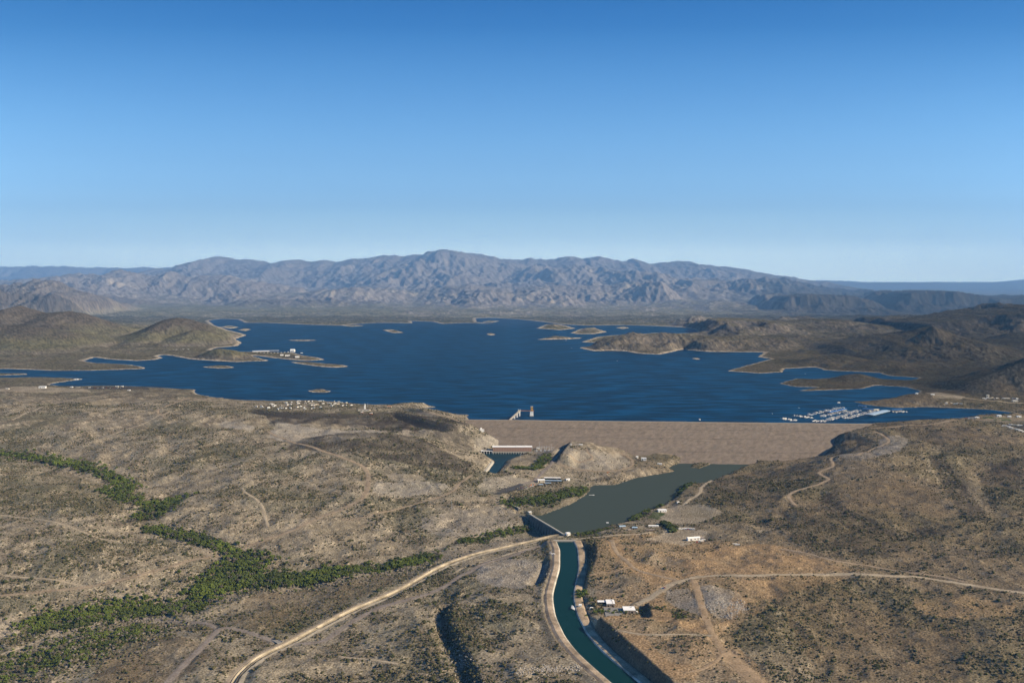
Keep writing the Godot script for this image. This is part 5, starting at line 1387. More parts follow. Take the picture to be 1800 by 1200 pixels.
func build_camp() -> void:
	var spots := [426.4, -2826.5, 289.6, -2612.5, 321.0, -2600.7, 373.1, -2622.1, 453.6, -2488.2, 358.5, -2581.4, 303.0, -2574.0, 262.3, -2732.6, 486.4, -2915.0, 473.8, -2497.4]
	var plans := [["camp_house", "white flat roofed camp house above the green lawn", Vector3(24, 5, 14), "white", "roof", 0.0, 0.1],
		["cabin", "blue grey roofed cabin nearest the basin shore", Vector3(16, 4, 9), "grey_wall", "pale_blue_roof", 2.0, 0.2], ["cabin", "blue grey roofed cabin in the middle of the camp row", Vector3(13, 4, 9), "grey_wall", "pale_blue_roof", 2.0, -0.1],
		["long_cabin", "long white roofed cabin at the right end of the camp row", Vector3(26, 3.6, 8), "cream", "roof", 1.2, -0.05], ["long_barn", "long white metal barn on the bare dirt lot", Vector3(33, 6, 10), "white", "roof", 2.0, 0.25],
		["open_shelter", "low grey roofed shelter below the long cabin", Vector3(20, 3, 7), "wood", "grey_wall", 1.0, 0.0], ["cabin", "small brown cabin in front of the camp row", Vector3(9, 3.4, 7), "wood", "grey_wall", 1.6, 0.3],
		["shore_hut", "tiny white hut at the tip of the camp shore", Vector3(6, 4, 5), "white", "roof", 0.0, 0.0], ["shore_hut", "tiny white hut at the lower end of the bank track", Vector3(7, 3.6, 5), "white", "roof", 0.8, 0.4], ["lean_to", "dark lean-to at the right end of the long white barn", Vector3(12, 4.5, 9), "grey_wall", "grey_wall", 1.0, 0.25]]
	for i in plans.size():
		var g: Array = plans[i]
		house(g[0], g[1], on_ground(spots[i * 2], spots[i * 2 + 1]), g[6], g[2], g[3], g[4], g[5])
	# the works yard by the wooded point
	var yard := [94.2, -3233.0, 132.9, -3275.6, 133.1, -3234.6, 115.2, -3199.3, 92.7, -3180.1, 182.4, -3258.0]
	var yards := [["works_hall", "cream works hall at the left of the yard by the basin", Vector3(23, 7, 17), "cream", "roof", 1.5, 0.15], ["open_shed", "long white roofed open shed at the rear of the works yard", Vector3(54, 5, 11), "dark", "roof", 0.9, -0.06],
		["open_shed", "long blue grey roofed shed in the middle of the works yard", Vector3(56, 4, 11), "dark", "pale_blue_roof", 0.9, -0.06], ["storage_shed", "short pale blue roofed shed in front of the long sheds", Vector3(20, 3.6, 8), "grey_wall", "pale_blue_roof", 0.8, -0.05],
		["storage_shed", "small pale blue roofed shed left of the short shed", Vector3(13, 3.4, 8), "grey_wall", "pale_blue_roof", 0.8, 0.1], ["pump_house", "white pump house at the right end of the works yard", Vector3(13, 5, 9), "white", "roof", 1.0, 0.4]]
	for i in yards.size():
		var g: Array = yards[i]
		house(g[0], g[1], on_ground(yard[i * 2], yard[i * 2 + 1]), g[6], g[2], g[3], g[4], g[5])
	structure("parking_lot", slab_on([-48.4, -3024.2, -12.4, -3091.9, 25.3, -3161.2, 37.7, -3144.9, 5.2, -3061.8, -34.4, -3010.1], 0.3), M.asphalt)
	# on the knoll and round it
	var knoll := [475.3, -3585.2, 456.5, -3631.4, 523.3, -3522.0, 217.5, -3659.9, 253.5, -3665.6, 331.0, -3836.1]
	var knolls := [["valve_house", "white valve house on the terrace beside the basin head", Vector3(18, 9, 11), "white", "roof", 0.0, -0.1], ["pump_hut", "small white hut left of the valve house", Vector3(8, 6, 6), "white", "roof", 0.0, 0.2], ["boat_shed", "low white shed at the water's edge by the basin head", Vector3(15, 3, 6), "white", "roof", 0.8, -0.1],
		["survey_hut", "tiny white hut on the top of the shaded knoll", Vector3(6, 3, 5), "white", "roof", 0.0, 0.0], ["survey_hut", "low white slab roofed hut on the knoll top", Vector3(14, 2, 5), "white", "roof", 0.0, 0.0], ["dark_hut", "dark roofed hut at the foot of the dam above the knoll", Vector3(14, 3.5, 8), "grey_wall", "grey_wall", 0.0, 0.0]]
	for i in knolls.size():
		var g: Array = knolls[i]
		house(g[0], g[1], on_ground(knoll[i * 2], knoll[i * 2 + 1]), g[6], g[2], g[3], g[4], g[5])
	var crest := [-116.6, -3850.6, -623.0, -4193.6, -525.7, -4259.1, -625.4, -4145.4, -587.6, -4146.6, -538.9, -4136.6]
	var crests := [["spillway_house", "white stepped control building on the slope at the left end of the dam", Vector3(17, 7, 10), "white", "roof", 0.0, 0.1], ["ranger_building", "long pale roofed building beside the white radio tower", Vector3(50, 5, 14), "cream", "grey_wall", 1.0, 0.0], ["ranger_cabin", "red brown roofed cabin right of the radio tower", Vector3(17, 4.5, 10), "cream", "rust", 2.0, 0.0],
		["red_cabin", "red walled cabin below the radio tower, left one", Vector3(9, 4.5, 8), "rust", "roof", 0.0, 0.0], ["red_cabin", "red walled cabin below the radio tower, right one", Vector3(12, 4.5, 8), "rust", "roof", 0.0, 0.0], ["white_cabin", "small white cabin right of the red walled cabins", Vector3(8, 4, 6), "white", "roof", 0.0, 0.0]]
	for i in crests.size():
		var g: Array = crests[i]
		house(g[0], g[1], on_ground(crest[i * 2], crest[i * 2 + 1]), g[6], g[2], g[3], g[4], g[5])
	part(get_node("spillway_house"), "upper_storey", Shape.new().box(Vector3(-3, 10.5, 0), Vector3(6, 7.5, 6)).done(), M.white)
	var t := thing("radio_tower", "white radio tower on the mesa left of the headland", "tower", on_ground([-625.0, -4222.9][0], [-625.0, -4222.9][1]))
	part(t, "shaft", Shape.new().taper(Vector3(0, -1, 0), Vector2(6, 6), Vector2(5, 5), 21).done(), M.white)
	part(t, "cap", Shape.new().box(Vector3(0, 20.8, 0), Vector3(7, 2, 7)).done(), M.cream)
	part(t, "aerial", Shape.new().rod(Vector3(0, 21, 0), Vector3(0, 30, 0), 0.4, 0.2).done(), M.steel)
	mast(on_ground([-615.9, -4243.6][0], [-615.9, -4243.6][1]), 24.0, "slim mast just right of the white radio tower")
	mast(on_ground([-171.0, -2823.4][0], [-171.0, -2823.4][1]), 30.0, "slim steel pole standing alone on the pale flats left of the old dam")
	var far := [-2436.5, -5162.2, -2302.2, -5198.5, -1939.9, -5036.9, -2464.8, -5623.6, -2076.3, -5228.2, -2049.4, -5228.1, -2592.0, -5108.2, 1864.9, -3989.8, 1958.6, -3999.6, 1997.3, -3994.6, 2030.1, -3982.7, 2308.1, -4563.9, 2251.7, -4707.8, 1886.5, -4636.7, 1950.9, -4613.7]
	var fars := [["ramp_house", "bright white building at the head of the left boat ramp", Vector3(34, 9, 14), "white", "roof"], ["ramp_hut", "white hut beside the left boat ramp road", Vector3(14, 4, 8), "white", "roof"], ["picnic_shelter", "white shelter standing below the dark parking strip", Vector3(12, 4, 8), "white", "roof"], ["spit_hut", "white hut out on the narrow left spit", Vector3(22, 4, 8), "white", "roof"],
		["ramp_canopy", "white canopy at the left end of the dark parking strip", Vector3(18, 4, 8), "cream", "roof"], ["ramp_canopy", "white canopy at the right of the dark parking strip", Vector3(12, 5, 8), "cream", "roof"], ["shore_shelter", "pale shelter at the far left shore", Vector3(18, 4, 9), "cream", "roof"],
		["beach_pavilion", "white topped pavilion among trees at the right cove", Vector3(15, 5, 9), "cream", "roof"], ["beach_house", "white beach house at the tip of the right cove", Vector3(16, 6, 9), "white", "roof"], ["beach_hut", "white beach hut right of the beach house", Vector3(13, 5, 8), "white", "roof"], ["beach_hut", "white beach hut nearest the right edge", Vector3(15, 5, 8), "white", "roof"],
		["lot_office", "long cream office below the right hill", Vector3(24, 6, 10), "cream", "roof"], ["rock_kiosk", "tan kiosk beside the vehicle lot under the right hill", Vector3(12, 9, 9), "cream", "cream"], ["point_hut", "white hut on the point behind the marina", Vector3(12, 5, 8), "white", "roof"], ["point_shelter", "white shelter along the pale road behind the marina", Vector3(14, 4, 8), "white", "roof"]]
	for i in fars.size():
		var g: Array = fars[i]
		house(g[0], g[1], on_ground(far[i * 2], far[i * 2 + 1]), 0.0, g[2], g[3], g[4], 0.0)

# ---------------------------------------------------------------- vehicles and boats
func make_vehicle(called: String, paint_: String, big: bool) -> Node3D:   # length along x
	var v := thing(called, "", "camper" if big else "car")
	if big:
		part(v, "body", Shape.new().taper(Vector3(-0.6, 0.7, 0), Vector2(8.6, 2.5), Vector2(8.5, 2.4), 2.6).done(), M[paint_])
		part(v, "cab", Shape.new().taper(Vector3(4.3, 0.7, 0), Vector2(2.0, 2.3), Vector2(1.0, 2.1), 1.7).done(), M[paint_])
		part(v, "stripe", Shape.new().box(Vector3(-0.6, 1.5, 0), Vector3(8.4, 0.4, 2.56)).done(), M.wood)
		for s in [-2.6, 1.2]:
			part(v, "window", Shape.new().box(Vector3(s, 2.4, 0), Vector3(1.7, 0.7, 2.52)).done(), M.glass)
		part(v, "roof_unit", Shape.new().box(Vector3(-1, 3.5, 0), Vector3(1.4, 0.5, 1.0)).done(), M.silver)
	else:
		part(v, "body", Shape.new().taper(Vector3(0, 0.45, 0), Vector2(4.8, 1.9), Vector2(4.6, 1.75), 0.75).done(), M[paint_])
		part(v, "cabin", Shape.new().taper(Vector3(-0.3, 1.2, 0), Vector2(2.9, 1.7), Vector2(2.1, 1.4), 0.65).done(), M.glass)
		part(v, "roof", Shape.new().box(Vector3(-0.3, 1.88, 0), Vector3(2.1, 0.08, 1.4)).done(), M[paint_])
	for x in [-1.5, 1.5]:
		for z in [-0.9, 0.9]:
			part(v, "wheel", Shape.new().rod(Vector3(x * (1.7 if big else 1.0), 0.4, z - 0.12), Vector3(x * (1.7 if big else 1.0), 0.4, z + 0.12), 0.4, 0.4, 8).done(), M.tyre)
	return v

func make_boat(called: String, label: String, long: float, style: int) -> Node3D:   # bow towards +x, waterline at 0
	var b := thing(called, label, "boat")
	var w := long * 0.34
	var rings := []
	for s in [[-0.5, 0.85, 0.8], [-0.2, 1.0, 0.85], [0.2, 0.9, 0.95], [0.42, 0.45, 1.1], [0.5, 0.04, 1.2]]:
		var x: float = s[0] * long
		var h: float = s[2] * long * 0.11 + 0.3
		rings.append([Vector3(x, h, -w * s[1] / 2), Vector3(x, h, w * s[1] / 2), Vector3(x, -0.3, w * s[1] * 0.36), Vector3(x, -0.3, -w * s[1] * 0.36)])
	part(b, "hull", Shape.new().loft(rings).done(), M.white)
	var deck := long * 0.11 * 0.85 + 0.3
	if style == 0:
		part(b, "windshield", Shape.new().taper(Vector3(long * 0.08, deck, 0), Vector2(long * 0.12, w * 0.75), Vector2(long * 0.04, w * 0.6), long * 0.08).done(), M.glass)
		part(b, "canopy", Shape.new().box(Vector3(-long * 0.16, deck + long * 0.16, 0), Vector3(long * 0.4, 0.15, w * 0.85)).done(), M.blue)
	elif style == 1:
		part(b, "cabin", Shape.new().taper(Vector3(-long * 0.06, deck - 0.1, 0), Vector2(long * 0.62, w * 0.86), Vector2(long * 0.56, w * 0.8), long * 0.17).done(), M.white)
		part(b, "window", Shape.new().box(Vector3(-long * 0.06, deck + long * 0.08, 0), Vector3(long * 0.48, long * 0.05, w * 0.88)).done(), M.glass)
		part(b, "roof", Shape.new().box(Vector3(-long * 0.08, deck + long * 0.18, 0), Vector3(long * 0.66, 0.2, w * 0.95)).done(), M.cream)
	else:
		part(b, "cabin", Shape.new().taper(Vector3(0, deck - 0.1, 0), Vector2(long * 0.4, w * 0.5), Vector2(long * 0.34, w * 0.44), long * 0.07).done(), M.cream)
		part(b, "mast", Shape.new().rod(Vector3(long * 0.06, deck, 0), Vector3(long * 0.06, deck + long * 1.15, 0), 0.16, 0.1, 5).done(), M.silver)
		part(b, "boom", Shape.new().rod(Vector3(long * 0.06, deck + long * 0.16, 0), Vector3(-long * 0.36, deck + long * 0.15, 0), 0.22, 0.2, 5).done(), M.blue)
	return b

func ordinal(n: int) -> String:
	return ["first", "second", "third", "fourth", "fifth", "sixth", "seventh", "eighth", "ninth", "tenth", "eleventh", "twelfth", "thirteenth", "fourteenth", "fifteenth", "sixteenth", "seventeenth", "eighteenth", "nineteenth", "twentieth", "twenty-first", "twenty-second", "twenty-third", "twenty-fourth", "twenty-fifth", "twenty-sixth", "twenty-seventh", "twenty-eighth", "twenty-ninth", "thirtieth"][clampi(n - 1, 0, 29)]

func build_marina() -> void:
	rng.seed = 77
	var kinds := [make_boat("motor_boat", "", 7.0, 0), make_boat("house_boat", "", 12.5, 1), make_boat("sail_boat", "", 9.0, 2), make_boat("cabin_cruiser", "", 10.0, 1)]
	var used := [false, false, false, false]
	# jetties: label, boats' label, which kinds, both sides, path
	var jetties := [
		["floating jetty farthest out in the lake with moored boats", "outermost marina jetty", [0, 1, 2, 3], [1235.0, -4156.2, 1345.5, -4281.1, 1467.9, -4413.7]],
		["floating jetty second from the open lake", "second marina jetty", [0, 1, 3], [1274.0, -4113.4, 1366.1, -4208.9, 1454.5, -4299.6]],
		["longest floating jetty through the middle of the right marina", "long middle marina jetty", [1, 3, 0], [1251.7, -3990.0, 1371.8, -4139.0, 1510.1, -4318.2]],
		["floating jetty closest to the covered slips", "jetty beside the covered slips", [3, 1, 2], [1355.5, -4054.9, 1459.6, -4173.6, 1579.2, -4318.2]],
		["short floating jetty at the left end of the right marina", "short leftmost jetty", [1, 1, 3], [1098.1, -4071.4, 1119.3, -4030.3, 1140.0, -3990.0]],
		["floating jetty joining the left end to the middle rows", "jetty joining the left rows", [1, 3, 0], [1166.0, -4139.0, 1201.2, -4121.9, 1230.5, -4063.1]],
		["floating jetty nearest the dam face", "jetty nearest the dam", [1, 1, 3], [1206.4, -4006.0, 1226.3, -3974.1, 1258.6, -3990.0]],
		["narrow floating jetty right of the covered slips", "narrow rightmost jetty", [3, 1, 0], [1626.1, -4253.7, 1661.3, -4262.8, 1696.6, -4271.9]],
	]
	for j in jetties:
		var p := resampled(j[3], 9.5)
		var dock := thing("floating_jetty", j[0], "jetty", Vector3(p[0].x, 0, p[0].y))
		var level := PackedFloat32Array()
		level.resize(p.size())
		var local := PackedVector2Array()
		for q in p:
			local.append(q - p[0])
		part(dock, "walkway", ribbon(local, level, [[-1.3, -0.3], [-1.3, 0.6], [1.3, 0.6], [1.3, -0.3]]), M.deck)
		for i in range(1, p.size() - 1):
			var dir := (p[i + 1] - p[i - 1]).normalized()
			var side := dir.orthogonal()
			for s in [-1.0, 1.0]:
				if i % 2 == 0:
					var f := Shape.new()
					f.at = Transform3D(Basis(Vector3.UP, -side.angle()), Vector3(local[i].x, 0.2, local[i].y))
					f.box(Vector3(s * 5.5, 0, 0), Vector3(9.0, 0.6, 1.0))
					part(dock, "finger", f.done(), M.deck)
				if rng.randf() < 0.72:
					var kind: int = j[2][rng.randi() % j[2].size()]
					var reach := [7.2, 9.6, 7.6, 8.4]
					var q: Vector2 = p[i] + side * s * reach[kind] + dir * rng.randf_range(-0.8, 0.8)
					var turn: float = -(side * s).angle() + (PI if rng.randf() < 0.5 else 0.0)
					var where := Vector3(q.x, 0.05, q.y)
					var what: String = "%s boat, %s berth from the left, %s side of the %s" % [["motor", "house", "sail", "cruiser"][kind], ordinal(i), "far" if (side * s).y < 0.0 else "near", j[1]]
					if used[kind]:
						var o := copy(kinds[kind], where, turn, what, rng.randf_range(0.85, 1.15))
						o.set_meta("group", "boats in the right marina")
					else:
						used[kind] = true
						kinds[kind].position = where
						kinds[kind].rotation.y = turn
						kinds[kind].set_meta("label", what)
						kinds[kind].set_meta("group", "boats in the right marina")
	# covered slips
	var roofs := [["largest covered slip with a long pale blue grey roof", [1484.6, -4130.4, 1608.7, -4271.9], 36.0, "pale_blue_roof"], ["long blue roofed slip between the outer jetties", [1339.6, -4208.9, 1451.6, -4327.5], 14.0, "blue_roof"], ["short blue roofed slip at the rear of the right marina", [1546.2, -4443.2, 1577.3, -4423.5], 14.0, "blue_roof"],
		["blue roofed slip beside the marina store", [1534.9, -4346.4, 1568.4, -4308.9], 14.0, "blue_roof"], ["narrow dark blue roofed slip at the right end", [1637.7, -4290.3, 1689.1, -4308.9], 9.0, "blue_roof"]]
	for g in roofs:
		covered_slip(g[0], points(g[1]), g[2], g[3])
	var store := points([1575.8, -4308.9])[0]
	house("marina_store", "cream flat roofed marina store floating among the jetties", Vector3(store.x, 0.8, store.y), 0.3, Vector3(26, 5, 13), "cream", "cream", 0.0)
	# boats out on the water
	var out := [732.3, -6927.1, 499.1, -9193.5, 1761.2, -5973.1, 100.6, -3911.8, 1268.1, -4394.3, 1503.4, -4575.7, 1101.5, -4208.9, 1010.6, -3974.1, 1162.4, -3911.8, -470.3, -4473.1, 490.6, -8176.2, 758.5, -4022.2, 1725.7, -4575.7]
	for i in out.size() / 2:
		if out[i * 2 + 1] > -3990.0 and out[i * 2] > -200.0 and out[i * 2] < 1200.0:
			continue
		var o := copy(kinds[i % 2], Vector3(out[i * 2], 0.05, out[i * 2 + 1]), i * 1.3, ["small white motor boat under way in the middle of the lake, south of the islands", "white house boat moored off the long sandy island", "white motor boat in the cove behind the wooded island", "white house boat close to the dam crest", "white motor boat anchored left of the marina point", "white house boat anchored outside the marina rows", "white motor boat anchored left of the marina", "white house boat near the right end of the dam", "white motor boat between the marina and the dam", "white house boat beside the dark headland", "white motor boat north of the broad open water", "white house boat by the dam's middle", "white motor boat off the camp point"][i], 1.2)
		o.set_meta("group", "boats out on the lake")
	# the far marina on the left spit
	var far := [-2035.1, -7793.0, -1840.2, -7854.3, -1788.2, -7823.5]
	var p := points(far)
	covered_slip("long grey white roofed slip at the far left marina", PackedVector2Array([p[0], p[1]]), 42.0, "silver")
	covered_slip("second roofed slip in front of the far left marina", PackedVector2Array([p[0] + Vector2(20, 75), p[1] + Vector2(-60, 75)]), 20.0, "roof")
	var lodge := points([-1712.2, -7762.6])[0]
	house("marina_lodge", "bright white marina lodge at the tip of the far left marina", Vector3(lodge.x, 1.0, lodge.y), 0.0, Vector3(34, 15, 24), "white", "roof", 6.0)
	var far_boats := [-1878.2, -7643.7, -1849.1, -7632.0, -1824.3, -7637.8, -1795.4, -7626.1, -1773.3, -7643.7, -1753.8, -7673.1, -1955.3, -7637.8, -1926.1, -7626.1, -1901.5, -7632.0, -1740.9, -7732.6]
	for i in far_boats.size() / 2:
		var o := copy(kinds[1], Vector3(far_boats[i * 2], 0.05, far_boats[i * 2 + 1]), 1.4, "white house boat moored in front of the far left marina roofs", 1.4)
		o.set_meta("group", "boats at the far left marina")
	var spit := [-1646.2, -7293.2, -1529.2, -7079.8, -1701.4, -7351.7, -1617.8, -7651.9]
	for i in 4:
		house("spit_building", ["white building on the left marina spit, largest", "white building at the right of the marina spit crest", "low white building left of the spit crest", "pale building at the outer end of the marina spit"][i], on_ground(spit[i * 2], spit[i * 2 + 1]), 0.2, Vector3(34 - i * 5, 7, 16), "white", "roof", 2.0)
	# a floating dock in the basin
	var q := points([239.8, -3085.5, 249.3, -3083.1])
	var pier := thing("swimming_jetty", "short white jetty floating off the wooded point in the basin", "jetty", Vector3(q[0].x, -100, q[0].y))
	part(pier, "walkway", Shape.new().box(Vector3(6, 0.4, 0), Vector3(14, 0.7, 2)).done(), M.white)
	part(pier, "platform", Shape.new().box(Vector3(13, 0.45, 1), Vector3(5, 0.8, 6)).done(), M.white)

func covered_slip(label: String, p: PackedVector2Array, wide: float, roof: String) -> void:
	var run := p[1] - p[0]
	var s := thing("covered_slip", label, "covered dock", Vector3(p[0].x, 0, p[0].y), -run.angle())
	var l := run.length()
	part(s, "roof", Shape.new().gable(Vector3(l / 2, 6.2, 0), Vector3(l, 1.2, wide), wide * 0.05).done(), M[roof])
	part(s, "fascia", Shape.new().box(Vector3(l / 2, 5.2, wide / 2 - 0.4), Vector3(l * 0.99, 0.7, 0.4)).done(), M.white)
	part(s, "walkway", Shape.new().box(Vector3(l / 2, 0.3, 0), Vector3(l, 0.7, 3)).done(), M.deck)
	for i in int(l / 16.0) + 1:
		for z in [-1, 1]:
			part(s, "post", Shape.new().rod(Vector3(2 + i * 16.0, -1, z * (wide / 2 - 1)), Vector3(2 + i * 16.0, 5.6, z * (wide / 2 - 1)), 0.25, 0.25, 4).done(), M.white)

func build_vehicles() -> void:
	rng.seed = 99
	var camper := make_vehicle("camper_van", "white", true)
	var tan := make_vehicle("camper_trailer", "cream", true)
	var awned := make_vehicle("camper_with_awning", "white", true)
	part(awned, "awning", Shape.new().box(Vector3(0, 3.0, 3.2), Vector3(6, 0.15, 4)).done(), M.green_cloth)
	var cars := []
	for c in ["white", "silver", "blue", "red", "dark"]:
		cars.append(make_vehicle({"white": "parked_car", "silver": "parked_car", "blue": "parked_car", "red": "parked_car", "dark": "parked_car"}[c], c, false))
	var used := {}
	# campers spread over the mesa campground
	var loops := [-1100.6, -4337.9, -1071.6, -4422.9, -1029.5, -4481.8, -984.3, -4532.8, -922.9, -4549.7, -861.7, -4569.5, -819.0, -4623.4, -764.5, -4535.2, -1055.5, -4295.6, -1020.1, -4354.2, -980.2, -4398.4, -942.9, -4459.8, -887.6, -4476.2, -832.3, -4481.4, -772.5, -4432.6, -725.1, -4375.4, -1012.3, -4258.3, -969.0, -4292.9, -926.0, -4321.4, -887.8, -4376.4, -852.8, -4389.4, -798.2, -4365.1, -878.9, -4272.5, -833.2, -4288.3]
	for i in loops.size() / 2:
		for k in 3:
			var kind: Node3D = [camper, tan, camper, awned, camper][rng.randi() % 5]
			var x: float = loops[i * 2] + rng.randf_range(-22, 22)
			var z: float = loops[i * 2 + 1] + rng.randf_range(-28, 28)
			var what := "white camper parked on the mesa campground above the lake"
			if kind == tan:
				what = "cream camper trailer parked on the mesa campground above the lake"
			elif kind == awned:
				what = "white camper with a green awning on the mesa campground above the lake"
			place(kind, used, on_ground(x, z), rng.randf() * TAU, what, "campers on the mesa campground", rng.randf_range(1.0, 1.45))
	# the lot under the right hill, the storage lot and the yards
	var rows := [
		[28, [2194.4, -4615.6, 2241.2, -4625.1, 2312.4, -4662.1, 2350.1, -4621.0], 26.0, 0.5, "vehicle parked in the lot under the right hill"],
		[22, [1872.0, -3791.6, 1888.7, -3764.5, 1884.4, -3705.2, 1898.0, -3690.5], 7.0, 0.85, "camper stored in the slanting row at the right edge"],
		[10, [1886.9, -3799.9, 1916.2, -3789.2, 1938.1, -3776.9], 7.0, 0.85, "camper stored in the upper row of the right storage lot"],
		[10, [1823.0, -3997.8, 1847.7, -3991.9, 1867.8, -3986.2], 9.0, 0.4, "vehicle parked beside the right cove trees"],
		[10, [1929.2, -4442.1, 1975.2, -4460.2, 2013.0, -4459.2], 12.0, 0.7, "vehicle parked along the point behind the marina"],
		[14, [-2280.3, -5182.5, -2150.2, -5154.5, -2026.0, -5175.9], 10.0, 0.3, "vehicle parked at the left boat ramp"],
		[14, [0.0, -3082.2, 17.8, -3114.1, 32.2, -3129.2, 46.7, -3141.3], 6.0, 0.2, "vehicle parked on the dark lot below the forebay"],
		[6, [54.2, -3159.0, 72.6, -3175.1], 8.0, 0.0, "works vehicle beside the sheds of the yard"],
		[9, [431.6, -2595.5, 451.1, -2588.4, 472.4, -2583.5], 7.0, 0.5, "vehicle parked along the upper edge of the dirt lot"],
		[6, [452.8, -2461.0, 482.3, -2482.3], 6.0, 0.6, "vehicle parked beside the long white barn"],
		[5, [90.8, -2370.4, 96.5, -2346.4], 7.0, 0.2, "vehicle parked on the left bank of the canal"],
		[4, [540.3, -2424.3, 553.4, -2421.1], 5.0, 0.5, "vehicle on the dirt track below the camp lot"],
		[3, [305.0, -2029.2, 313.6, -2032.8], 3.0, 0.0, "vehicle driving on the gravel road above the white roofed buildings"],
		[4, [-1556.0, -7563.7, -1448.3, -7454.2], 16.0, 0.6, "vehicle parked on the far left marina spit"],
		[5, [-2688.3, -7840.9, -2578.2, -7985.7], 30.0, 0.7, "vehicle parked on the pale beach behind the left hill"],
	]
	for g in rows:
		var p := points(g[1])
		for i in g[0]:
			var t: float = (i + 0.5) / g[0] * (p.size() - 1)
			var q: Vector2 = p[int(t)].lerp(p[mini(int(t) + 1, p.size() - 1)], t - int(t)) + Vector2(rng.randf_range(-1, 1), rng.randf_range(-1, 1)) * g[2] * 0.5
			var kind: Node3D = (camper if rng.randf() < 0.7 else tan) if rng.randf() < g[3] else cars[rng.randi() % 4]
			var paint_: String = {"camper_van": "white camper", "camper_trailer": "cream camper"}.get(String(kind.name), ["white car", "silver car", "blue car", "red car", "dark car"][maxi(0, cars.find(kind))])
			place(kind, used, on_ground(q.x, q.y, 0.1), rng.randf_range(-0.3, 0.3) + (PI if rng.randf() < 0.5 else 0.0), paint_.trim_suffix(", a ").strip_edges() + ", " + ordinal(i + 1) + " from the left, " + g[4].substr(g[4].find(" ") + 1), g[4].replace("vehicle", "vehicles").replace("camper", "campers"), 1.15)
	for o in [camper, tan, awned] + cars:
		if not used.has(o):
			o.free()
	# plant machines
	var digs := [322.2, -3355.8, 59.7, -3168.1, 70.8, -3178.2]
	for i in 3:
		var d := thing("excavator", ["orange excavator standing on the terrace above the basin", "orange excavator at the left of the works yard", "orange loader beside the works yard shed"][i], "excavator", on_ground(digs[i * 2], digs[i * 2 + 1]), i * 1.1)
		part(d, "body", Shape.new().box(Vector3(0, 2.2, 0), Vector3(5, 2, 3)).done(), M.orange)
		part(d, "cab", Shape.new().taper(Vector3(1.2, 3.2, -0.6), Vector2(1.8, 1.5), Vector2(1.5, 1.4), 1.7).done(), M.glass)
		for s in [-1, 1]:
			part(d, "track", Shape.new().box(Vector3(0, 0.6, s * 1.4), Vector3(5, 1.2, 0.8)).done(), M.tyre)
		part(d, "boom", Shape.new().rod(Vector3(2, 2.8, 0.5), Vector3(5.5, 6, 0.5), 0.4, 0.3).done(), M.orange)
		part(d, "dipper", Shape.new().rod(Vector3(5.5, 6, 0.5), Vector3(7, 2.5, 0.5), 0.3, 0.25).done(), M.orange)

func place(kind: Node3D, used: Dictionary, where: Vector3, turn: float, label: String, group: String, size: float) -> void:
	var o := kind
	if used.has(kind):
		o = copy(kind, where, turn, label, size)
	used[kind] = true
	o.position = where
	o.rotation.y = turn
	o.scale = Vector3.ONE * size
	o.set_meta("label", label)
	o.set_meta("group", group)

# ---------------------------------------------------------------- trees and scrub
func build_trees() -> void:
	rng.seed = 21
	var crowns := []
	for i in 5:
		var s := Shape.new()
		for k in 15:
			var a := rng.randf() * TAU
			var out := sqrt(rng.randf()) * 0.40
			var up := rng.randf_range(0.32, 0.86)
			out *= sqrt(maxf(0.1, 1.0 - ((up - 0.58) / 0.42) ** 2))
			var r := rng.randf_range(0.11, 0.20)
			s.blob(Vector3(cos(a) * out, up, sin(a) * out), Vector3(r, r * rng.randf_range(0.7, 1.0), r), rng, 0.35)
		crowns.append(s.done())
	var trunk := Shape.new()
	trunk.rod(Vector3(0, -0.05, 0), Vector3(0.02, 0.4, 0), 0.035, 0.022, 5)
	trunk.rod(Vector3(0.02, 0.36, 0), Vector3(0.14, 0.62, 0.05), 0.018, 0.008, 4)
	trunk.rod(Vector3(0.02, 0.34, 0), Vector3(-0.12, 0.6, -0.06), 0.018, 0.008, 4)
	var trunk_mesh := trunk.done()
	var leaves := [M.leaf, M.leaf_light, M.leaf_dark, M.leaf]
	var all := []
	for belt in TREE_BELTS:
		var p := resampled(belt[5], 5.0)
		for i in belt[0] * 10:
			var q: Vector2 = p[rng.randi() % p.size()] + Vector2(rng.randfn(), rng.randfn()) * belt[1] * 0.8
			var bank := basin.at(q.x, q.y)
			if bank < 3.0 or forebay.at(q.x, q.y) < 3.0:
				continue
			all.append([-q.y, q, rng.randf_range(belt[2], belt[3]), belt[4], rng.randi() % 5, rng.randi() % 4])
	all.sort_custom(func(a: Array, b: Array) -> bool: return a[0] < b[0])
	var rest := []
	var every := int(all.size() / 285.0)
	for i in all.size():
		var t: Array = all[i]
		if i % every == 0 and i / every < 285:
			var o := thing("cottonwood_tree", t[3], "tree", on_ground(t[1].x, t[1].y, -0.3), rng.randf() * TAU, "trees: " + t[3])
			o.scale = Vector3(1.15, 1.0, 1.15) * t[2]
			part(o, "crown", crowns[t[4]], leaves[t[5]])
			part(o, "trunk", trunk_mesh, M.wood)
		else:
			rest.append(t)
	for kind in 5:
		var copies := []
		for t in rest:
			if t[4] == kind:
				var fresh := clampf(0.5 + middle.get_noise_2d(t[1].x * 0.8, t[1].y * 0.8) * 0.9 + rng.randf_range(-0.35, 0.35), 0.0, 1.0)
				var tone := Color(0.085, 0.105, 0.034).lerp(Color(0.180, 0.228, 0.047), fresh) * rng.randf_range(0.75, 1.2)
				if rng.randf() < 0.10:
					tone = Color(0.16, 0.14, 0.11)
				copies.append([on_ground(t[1].x, t[1].y, -0.6), t[2] * lerpf(0.6, 1.4, rng.randf() ** 1.3), rng.randf_range(1.0, 1.5), tone])
		scatter("riverside_thicket", crowns[kind], M.foliage, copies)

